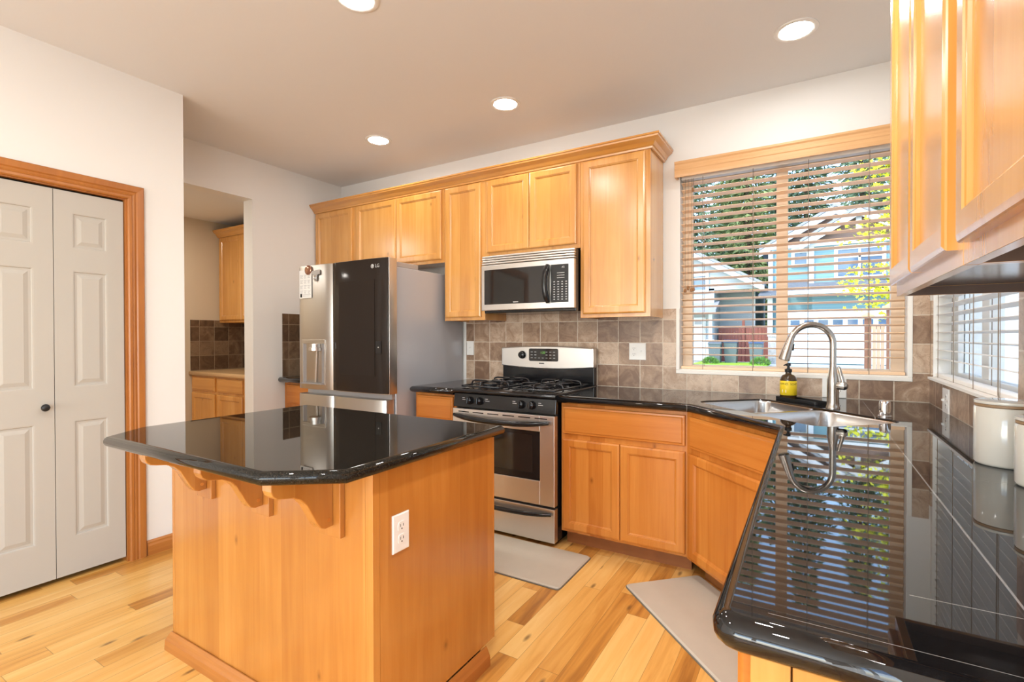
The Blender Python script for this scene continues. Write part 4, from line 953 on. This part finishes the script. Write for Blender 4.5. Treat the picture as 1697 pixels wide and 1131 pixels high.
# ------------------------------------------------------------------ blinds
def blind(name, label, axis, a0, a1, zt, zb, pos, mat, ladders, tassels, valance=None, tas=True):
    """axis 'y': slats run along x at y=pos"""
    def bb(bm, p0, p1, d0, d1, z0, z1):
        if axis == 'y': box(bm, p0, p1, d0, d1, z0, z1)
        else: box(bm, d0, d1, p0, p1, z0, z1)
    def pt(p, d, z): return (p, d, z) if axis == 'y' else (d, p, z)
    t = thing(name, label, 'window blind', pt((a0+a1)/2, pos, zt))
    bm = B(); bb(bm, a0, a1, pos-0.025, pos+0.025, zt-0.045, zt); obj('head_rail', bm, 'trimw', t, 0.002)
    bm = B(); z = zt-0.072
    while z > zb+0.05:
        L = []
        for p in (a0, a1):
            L.append([pt(p, pos+d, z-0.15*d+0.0022*(1-(d/0.025)**2)+s) for d, s in ((-0.025, 0), (-0.012, 0), (0, 0), (0.012, 0), (0.025, 0), (0.025, 0.0028), (0.012, 0.0028), (0, 0.0028), (-0.012, 0.0028), (-0.025, 0.0028))])
        loops(bm, L); z -= 0.0445
    obj('slats', bm, mat, t)
    bm = B(); bb(bm, a0, a1, pos-0.025, pos+0.025, zb, zb+0.018); obj('bottom_rail', bm, mat, t, 0.003)
    bm = B()
    for p in ladders:
        for d in (-0.027, 0.027): tube(bm, [pt(p, pos+d, zt-0.04), pt(p, pos+d, zb-0.004)], 0.0016, 6)
        tube(bm, [pt(p, pos-0.0, zb-0.006), pt(p, pos-0.0, zb)], 0.006, 8)
    obj('ladder_cords', bm, 'cord', t)
    for p, zz, d in tassels:
        bm = B(); tube(bm, [pt(p, pos-d, zt-0.045), pt(p, pos-d, zz)], 0.001, 6); cc = obj('pull_cord', bm, 'cord', t)
        if not tas: continue
        bm = B(); lathe(bm, [(0.003, 0.026), (0.006, 0.022), (0.0095, 0.010), (0.0085, 0.002), (0.004, 0)], pt(p, pos-d, zz-0.026), 12); obj('tassel', bm, 'tassel', cc, 0, 50)
    if valance:
        vp = [(0, 0), (0.010, 0), (0.012, 0.012), (0.012, 0.040), (0.015, 0.046), (0.015, 0.056), (0.012, 0.062), (0.012, 0.078), (0.018, 0.088), (0.018, 0.100), (0, 0.100)]
        bm = B(); x0, x1, yv, zv = valance
        prism(bm, [(-p, h) for p, h in vp][::-1], (x0, yv, zv), Y, Z, X, x1-x0)
        box(bm, x0, x0+0.012, yv, -0.001, zv, zv+0.1); box(bm, x1-0.012, x1, yv, -0.001, zv, zv+0.1)
        obj('valance', bm, 'valance', t, 0.001)
    return t
blind('window_blind', 'wood slat blind with valance on the window behind the sink', 'y', W1[0]+0.006, W1[1]-0.006, 2.328, 1.0515, 0.035, 'slat', (-1.135, -0.845, -0.555, -0.265), ((-1.242, 1.575, 0.034), (-1.224, 1.590, 0.034), (-1.202, 1.578, 0.038), (-1.190, 1.580, 0.034), (-1.196, 2.225, 0.030)), (-1.296, -0.079, -0.052, 2.285))
blind('window_blind', 'glare-paled slat blind on the side window above the canisters', 'x', W2[0]+0.006, W2[1]-0.006, 2.328, 1.0545, 0.035, 'slat_glare', (-0.11, -0.43, -0.75, -1.06), ((-1.075, 1.062, 0.032), (-1.09, 1.055, 0.030)), None, False)

# ------------------------------------------------------------------ outdoors
bm = B(); box(bm, -60, 60, 0.3, 90, -0.9, -0.20); struct(obj('ground', bm, 'conc'))
bm = B(); box(bm, -6.0, -2.4, 16.5, 26.5, -0.20, -0.17); struct(obj('lawn', bm, 'grass'))

# teal two-storey house across the street
HY = 27.0
t = thing('teal_house', 'teal two-storey house with white garage door seen through the window', 'house', (0.5, HY, -0.2))
bm = B(); box(bm, -2.45, 5.2, HY+0.4, HY+9, -0.2, 6.15); box(bm, -0.55, 5.2, HY+0.05, HY+0.4, -0.2, 6.1); obj('walls', bm, 'blue', t)
def gable(xc, zp, xl, zl, xr, zr, y, parent, tag_):
    bm = B(); prism(bm, [(xl+0.25, zl-0.1), (xc, zp-0.25), (xr-0.25, zr-0.1), (xr-0.3, min(zl, zr)-0.12), (xl+0.3, min(zl, zr)-0.12)][::-1], (0, y, 0), X, Z, Y, 0.2); obj('gable_shingles', bm, 'shake', parent)
    bm = B()
    for xa, za in ((xl, zl), (xr, zr)):
        d = Vector((xc-xa, zp-za)); nn = Vector((-d.y, d.x)).normalized()*0.30
        if nn.y > 0: nn = -nn
        prism(bm, [(xa, za), (xc, zp), (xc, zp-0.36), (xa+nn.x*0, za-0.36)], (0, y-0.45, 0), X, Z, Y, 0.15)
    box(bm, xc-0.12, xc+0.12, y-0.12, y, zp-1.0, zp-0.3)
    obj('bargeboards', bm, 'wtrim', parent)
    bm = B()
    for xa, za in ((xl, zl), (xr, zr)): prism(bm, [(xa, za+0.02), (xc, zp+0.02), (xc, zp+0.16), (xa, za+0.16)], (0, y-0.5, 0), X, Z, Y, 8.0)
    obj('roof_slope', bm, 'roofl', parent)
gable(0.50, 8.05, -3.1, 6.05, 4.1, 6.05, HY+1.2, t, 'rear')
gable(1.44, 7.62, -1.1, 6.10, 3.98, 6.10, HY, t, 'front')
bm = B(); box(bm, -2.5, 5.25, HY-0.10, HY+0.05, 5.92, 6.22); box(bm, -0.68, -0.46, HY-0.02, HY+0.05, 3.9, 5.92); box(bm, -2.60, -2.38, HY+0.30, HY+0.4, -0.2, 5.9); box(bm, -1.65, 5.2, HY-0.04, HY+0.04, 2.18, 2.62); box(bm, -1.65, 5.2, HY-1.05, HY-0.94, 3.40, 3.60); obj('trim_boards', bm, 'wtrim', t)
bm = B(); prism(bm, [(-0.95, 3.60), (0.4, 4.22), (0.4, 4.05), (-0.95, 3.45)], (-1.65, HY, 0), Y, Z, X, 7.0); obj('skirt_roof', bm, 'roof', t)
bm = B(); prism(bm, [(-0.85, 3.45), (0.4, 3.75), (0.4, 3.6), (-0.85, 3.3)], (-3.0, HY, 0), Y, Z, X, 1.2); obj('porch_roof', bm, 'roof', t)
def hwin(x0, x1, z0, z1, y, parent, bars=1):
    bm = B(); fw = 0.16
    box(bm, x0-fw, x1+fw, y-0.08, y, z1, z1+fw+0.06); box(bm, x0-fw, x1+fw, y-0.08, y, z0-fw, z0); box(bm, x0-fw, x0, y-0.08, y, z0, z1); box(bm, x1, x1+fw, y-0.08, y, z0, z1)
    for k in range(bars): xm = x0+(x1-x0)*(k+1)/(bars+1); box(bm, xm-0.05, xm+0.05, y-0.06, y, z0, z1)
    box(bm, x0, x1, y-0.06, y, (z0+z1)/2+0.25, (z0+z1)/2+0.32)
    f_ = obj('window', bm, 'wtrim', parent)
    bm = B(); box(bm, x0, x1, y-0.03, y-0.01, z0, z1); obj('pane', bm, 'pane', f_)
hwin(0.58, 2.40, 4.30, 5.65, HY+0.05, t, 1)
hwin(-1.35, -0.80, 5.10, 5.80, HY+0.40, t, 0)
bm = B(); box(bm, -1.62, 3.6, HY-0.06, HY+0.05, -0.15, 2.18); gd = obj('garage_door', bm, 'panel', t)
bm = B()
for k in range(8): box(bm, -1.52+k*0.63, -1.52+k*0.63+0.42, HY-0.075, HY-0.055, 1.83, 2.10)
obj('panes', bm, 'pane', gd)
bm = B()
for k in range(1, 4): box(bm, -1.62, 3.6, HY-0.068, HY-0.058, -0.15+k*0.47, -0.135+k*0.47)
obj('panel_grooves', bm, 'conc', gd)
bm = B(); box(bm, -2.55, -1.70, HY-0.25, HY+0.35, -0.2, 1.25); obj('stone_pier', bm, 'stone', t)
bm = B(); box(bm, -2.60, -2.36, HY-0.28, HY-0.1, 1.25, 3.4); box(bm, -2.6, -1.66, HY-0.3, HY+0.35, 1.25, 1.36); obj('porch_post', bm, 'wtrim', t)
bm = B(); box(bm, -2.18, -2.02, HY-0.0, HY+0.38, 1.9, 2.25); obj('wall_lantern', bm, 'dark', t)

# grey house on the left
t = thing('grey_house', 'grey gabled house with white garage seen through the left window pane', 'house', (-8, HY, -0.2))
bm = B(); box(bm, -14, -5.35, HY+0.1, HY+10, -0.2, 4.0); box(bm, -5.35, -3.45, HY+2.2, HY+10, -0.2, 4.0); obj('walls', bm, 'greys', t)
bm = B(); prism(bm, [(-13.4, 3.9), (-7.6, 6.75), (-2.9, 4.1), (-2.9, 3.9)][::-1], (0, HY+0.1, 0), X, Z, Y, 0.2); obj('gable', bm, 'greys', t)
bm = B()
for xa, za in ((-14.0, 3.7), (-2.75, 4.0)): prism(bm, [(xa, za), (-7.6, 6.75), (-7.6, 6.45), (xa, za-0.3)], (0, HY-0.4, 0), X, Z, Y, 0.15)
obj('bargeboards', bm, 'wtrim', t)
bm = B()
for xa, za in ((-14.0, 3.7), (-2.75, 4.0)): prism(bm, [(xa, za+0.02), (-7.6, 6.77), (-7.6, 6.92), (xa, za+0.17)], (0, HY-0.45, 0), X, Z, Y, 9.0)
obj('roof_slope', bm, 'roofl', t)
hwin(-6.45, -5.8, 3.95, 4.75, HY+0.1, t, 0)
bm = B(); box(bm, -9.6, -5.80, HY-0.02, HY+0.1, -0.15, 2.35); gd = obj('garage_door', bm, 'panel', t)
bm = B()
for k in range(6): box(bm, -9.4+k*0.60, -9.4+k*0.60+0.40, HY-0.035, HY-0.015, 1.95, 2.20)
obj('panes', bm, 'pane', gd)
bm = B(); prism(bm, [(-1.0, 2.75), (0.4, 3.3), (0.4, 3.15), (-1.0, 2.6)], (-9.8, HY, 0), Y, Z, X, 4.7); obj('skirt_roof', bm, 'roofl', t)
bm = B(); box(bm, -5.75, -5.30, HY-0.2, HY+0.1, -0.2, 1.1); obj('stone_pier', bm, 'stone', t)
bm = B(); box(bm, -5.62, -5.42, HY-0.12, HY+0.05, 1.1, 3.1); box(bm, -3.55, -3.40, HY+2.05, HY+2.2, -0.2, 4.0); obj('porch_post', bm, 'wtrim', t)
# red fence between houses
t = thing('red_fence', 'dark red board fence between the two houses across the street', 'fence', (-3.9, HY+1.0, -0.2))
bm = B()
for k in range(16): box(bm, -5.25+k*0.175, -5.25+k*0.175+0.165, HY+1.0, HY+1.04, -0.2, 1.75)
obj('boards', bm, 'redf', t)
bm = B(); box(bm, -3.98, -3.84, HY+0.92, HY+1.0, -0.2, 2.2); obj('post', bm, 'redf', t)
# wheelie bins
def bin_(x, y, lid, label, sc=1.0):
    t = thing('wheelie_bin', label, 'bin', (x, y, -0.2), 'wheelie bins by the red fence')
    h = 0.98*sc; w = 0.60*sc
    bm = B(); loops(bm, [[(x+a*w*0.41, y+c*w*0.41, -0.2) for a, c in ((-1, -1), (1, -1), (1, 1), (-1, 1))], [(x+a*w*0.5, y+c*w*0.55, -0.2+h) for a, c in ((-1, -1), (1, -1), (1, 1), (-1, 1))]]); obj('body', bm, 'bin', t, 0.02)
    bm = B(); prism(bm, [(-0.60*w, 0), (0.62*w, 0.05), (0.55*w, 0.13), (-0.2*w, 0.14), (-0.6*w, 0.05)], (x-w*0.53, y, -0.2+h), Y, Z, X, w*1.06); obj('lid', bm, lid, t, 0.01)
bin_(-5.05, 25.6, 'bin', 'grey wheelie bin farthest left by the red fence', 1.05)
bin_(-4.32, 26.1, 'binb', 'blue-lidded wheelie bin in the middle by the red fence', 1.15)
bin_(-3.05, 25.8, 'binb', 'blue-lidded wheelie bin beside the stone pier of the teal house', 1.1)

# cedar gate fence close to the house
t = thing('cedar_fence', 'cedar fence with capped posts right of the driveway', 'fence', (0.9, 9.0, -0.2))
for px, py, w, zt in ((0.43, 9.0, 0.11, 1.64), (0.76, 8.6, 0.13, 1.80)):
    bm = B(); box(bm, px-w/2, px+w/2, py-w/2, py+w/2, -0.2, zt); po = obj('post', bm, 'cedard', t)
    bm = B(); box(bm, px-w*0.95, px+w*0.95, py-w*0.95, py+w*0.95, zt, zt+0.045); loops(bm, [[(px+a*w*0.8, py+c*w*0.8, zt+0.045) for a, c in ((-1, -1), (1, -1), (1, 1), (-1, 1))], [(px+a*0.02, py+c*0.02, zt+0.10) for a, c in ((-1, -1), (1, -1), (1, 1), (-1, 1))]]); obj('cap', bm, 'cedarl', po)
bm = B()
for k in range(3): x0 = 0.50+k*0.066; box(bm, x0, x0+0.056, 8.86, 8.90, -0.2, 1.50)
for k in range(7): x0 = 0.84+k*0.100; box(bm, x0, x0+0.092, 8.58, 8.61, -0.2, 1.56)
obj('boards', bm, 'cedar', t)
bm = B(); box(bm, 0.48, 0.70, 8.90, 8.94, 1.40, 1.49); box(bm, 0.82, 1.54, 8.61, 8.65, 1.30, 1.40); obj('rails', bm, 'cedarl', t)

# neighbour wall right beside the side window
t = thing('stucco_house', 'grey stucco neighbour house close outside the side window', 'house', (4, 8, -0.2))
bm = B(); box(bm, 2.3, 7.5, 11.3, 14.8, -0.2, 6.8); box(bm, 2.9, 7.5, -4.5, 11.3, -0.2, 6.8); obj('walls', bm, 'stucco', t)
bm = B(); box(bm, 2.22, 2.34, 11.2, 11.5, -0.2, 6.8); box(bm, 2.84, 2.9, 9.6, 11.2, -0.2, 3.2); obj('trim_boards', bm, 'wtrim', t)
bm = B(); box(bm, 2.1, 7.7, -4.7, 15.0, 6.8, 6.95); obj('roof', bm, 'roof', t)
bm = B(); box(bm, 2.86, 2.9, 7.6, 9.0, 1.2, 2.4); obj('pane', bm, 'pane', t)

# foliage
def leaf_quad(bm, p, d, w, l, rnd):
    d = d.normalized(); s = d.cross(Vector((rnd.uniform(-1, 1), rnd.uniform(-1, 1), rnd.uniform(-1, 1))))
    if s.length < 1e-3: return
    s.normalize(); face(bm, [p-s*w*0.5, p+d*l*0.5-s*w*0.25, p+d*l, p+d*l*0.5+s*w*0.5])
def conifer_mesh(name, h, r, mat, seed, label, cat, loc, group):
    rnd = random.Random(seed); t = thing(name, label, cat, loc, group); L0 = Vector(loc)
    bm = B(); tube(bm, [L0, L0+Z*h*0.5, L0+Z*h*0.97], [0.32, 0.2, 0.04], 8); obj('trunk', bm, 'trunk', t)
    bm = B(); z = h*0.05
    while z < h*0.985:
        f = z/h; rad = r*(1-f)**0.8*(0.75+0.5*rnd.random())+0.15
        nb = 6 if f < 0.75 else 5
        a0 = rnd.random()*6.28
        for k in range(nb):
            a = a0+k*6.283/nb+rnd.uniform(-0.3, 0.3); dv = Vector((math.cos(a), math.sin(a), 0))
            rl = rad*rnd.uniform(0.7, 1.1); ns = max(3, int(rl/0.34))
            for i in range(ns):
                s = (i+0.6)/ns; p = L0+Z*(z-0.30*rl*s*s+0.10*rl*s)+dv*rl*s
                for j in range(5):
                    dd = dv+Vector((rnd.uniform(-.9, .9), rnd.uniform(-.9, .9), rnd.uniform(-.9, 0.15)))
                    leaf_quad(bm, p+Vector((rnd.uniform(-.2, .2), rnd.uniform(-.2, .2), rnd.uniform(-.15, .15))), dd, 0.20+0.10*rnd.random(), 0.55+0.35*rnd.random(), rnd)
        z += h*0.021
    obj('foliage', bm, mat, t)
    return t
GRP = 'conifers behind the houses'
c1 = conifer_mesh('conifer_tree', 24, 3.6, 'fir', 3, 'tall dark fir filling the sky behind the grey house', 'tree', (-9.5, 41, -0.2), GRP)
c2 = conifer_mesh('conifer_tree', 22, 3.8, 'fir2', 5, 'olive-green conifer in the gap between the two houses', 'tree', (-5.2, 42.5, -0.2), GRP)
LBL = [(c1, -1.0, 46, 1.02, 'tall dark fir directly behind the teal house gables'), (c1, 2.6, 42, 0.86, 'dark fir right of the front gable of the teal house'), (c2, 5.6, 45, 1.05, 'olive conifer behind the right end of the teal house'),
       (c2, -14.5, 47, 1.0, 'olive conifer at the far left edge of the sink window'), (c1, -19.5, 45, 0.95, 'dark fir half hidden left of the sink window opening'), (c1, 10.0, 44, 0.98, 'dark fir behind the yellow-green maple'), (c2, -8.0, 53, 1.06, 'farther olive conifer showing between the firs'), (c1, -3.9, 58, 1.0, 'farthest fir in the middle of the sink window')]
for src, x_, y_, s_, lab in LBL:
    d = dup(src, (x_, y_, -0.2), lab); d.scale = (s_, s_, s_); d.rotation_euler.z = random.uniform(0, 6.28)
# maple behind the cedar fence
t = thing('maple_tree', 'yellow-green maple branches hanging at the right of the sink window', 'tree', (1.50, 9.9, -0.2)); rnd = random.Random(11)
bm = B(); mb = Vector((1.50, 9.9, -0.2)); tube(bm, [mb, mb+Vector((0.05, 0, 2.0)), mb+Vector((0, 0.1, 4.2)), mb+Vector((0.1, 0, 6.8))], [0.10, 0.085, 0.06, 0.02], 8)
tips = []
for k in range(60):
    z0 = rnd.uniform(1.9, 6.2); a = rnd.uniform(PI*0.6, PI*1.45) if k < 48 else rnd.uniform(0, 6.28); ln = rnd.uniform(0.5, 1.5)*(1 if math.cos(a) < 0.2 else 0.45)
    p0 = mb+Vector((0.05, 0.03, z0)); dv = Vector((math.cos(a), math.sin(a)*0.7, rnd.uniform(-0.05, 0.35))); p1 = p0+dv*ln*0.5; p2 = p0+dv*ln+Vector((0, 0, -0.15))
    tube(bm, [p0, p1, p2], [0.02, 0.012, 0.004], 5); tips.append((p0, p1, p2))
obj('branches', bm, 'trunk', t)
bm = B()
for p0, p1, p2 in tips:
    for k in range(52):
        s = rnd.uniform(0.25, 1.08); p = (p0.lerp(p1, s*2) if s < 0.5 else p1.lerp(p2, s*2-1))+Vector((rnd.gauss(0, .10), rnd.gauss(0, .12), rnd.gauss(-0.03, .07)))
        nrm = Vector((rnd.uniform(-.6, .6), rnd.uniform(-1, .2), rnd.uniform(0.1, 1))).normalized(); a_ = nrm.orthogonal().normalized(); b_ = nrm.cross(a_); rot = rnd.random()*6.28; sz = rnd.uniform(0.04, 0.075)
        P = []
        for i in range(10):
            an = rot+i*PI/5; rr_ = sz*(1.0 if i % 2 == 0 else 0.45); P.append(p+(a_*math.cos(an)+b_*math.sin(an))*rr_)
        face(bm, P)
obj('leaves', bm, 'maple', t)
# low shrubs by the lawn
def shrub(loc, r, label):
    t = thing('shrub', label, 'shrub', loc); rnd = random.Random(int(loc[0]*10)); bm = B(); L0 = Vector(loc)
    for k in range(420):
        d = Vector((rnd.gauss(0, 1), rnd.gauss(0, 1), abs(rnd.gauss(0, 1)))).normalized(); p = L0+Vector((d.x*r, d.y*r, d.z*r*0.8))*rnd.uniform(0.6, 1)
        leaf_quad(bm, p, d+Vector((0, 0, .3)), 0.06, 0.14, rnd)
    obj('leaves', bm, 'shrub', t)
    bm = B(); tube(bm, [L0, L0+Z*r*0.6], 0.02, 6); obj('stem', bm, 'trunk', t)
shrub((-5.15, 24.6, -0.18), 0.38, 'small shrub on the lawn left of the bins')
shrub((-2.75, 24.3, -0.18), 0.45, 'small shrub on the lawn before the stone pier')
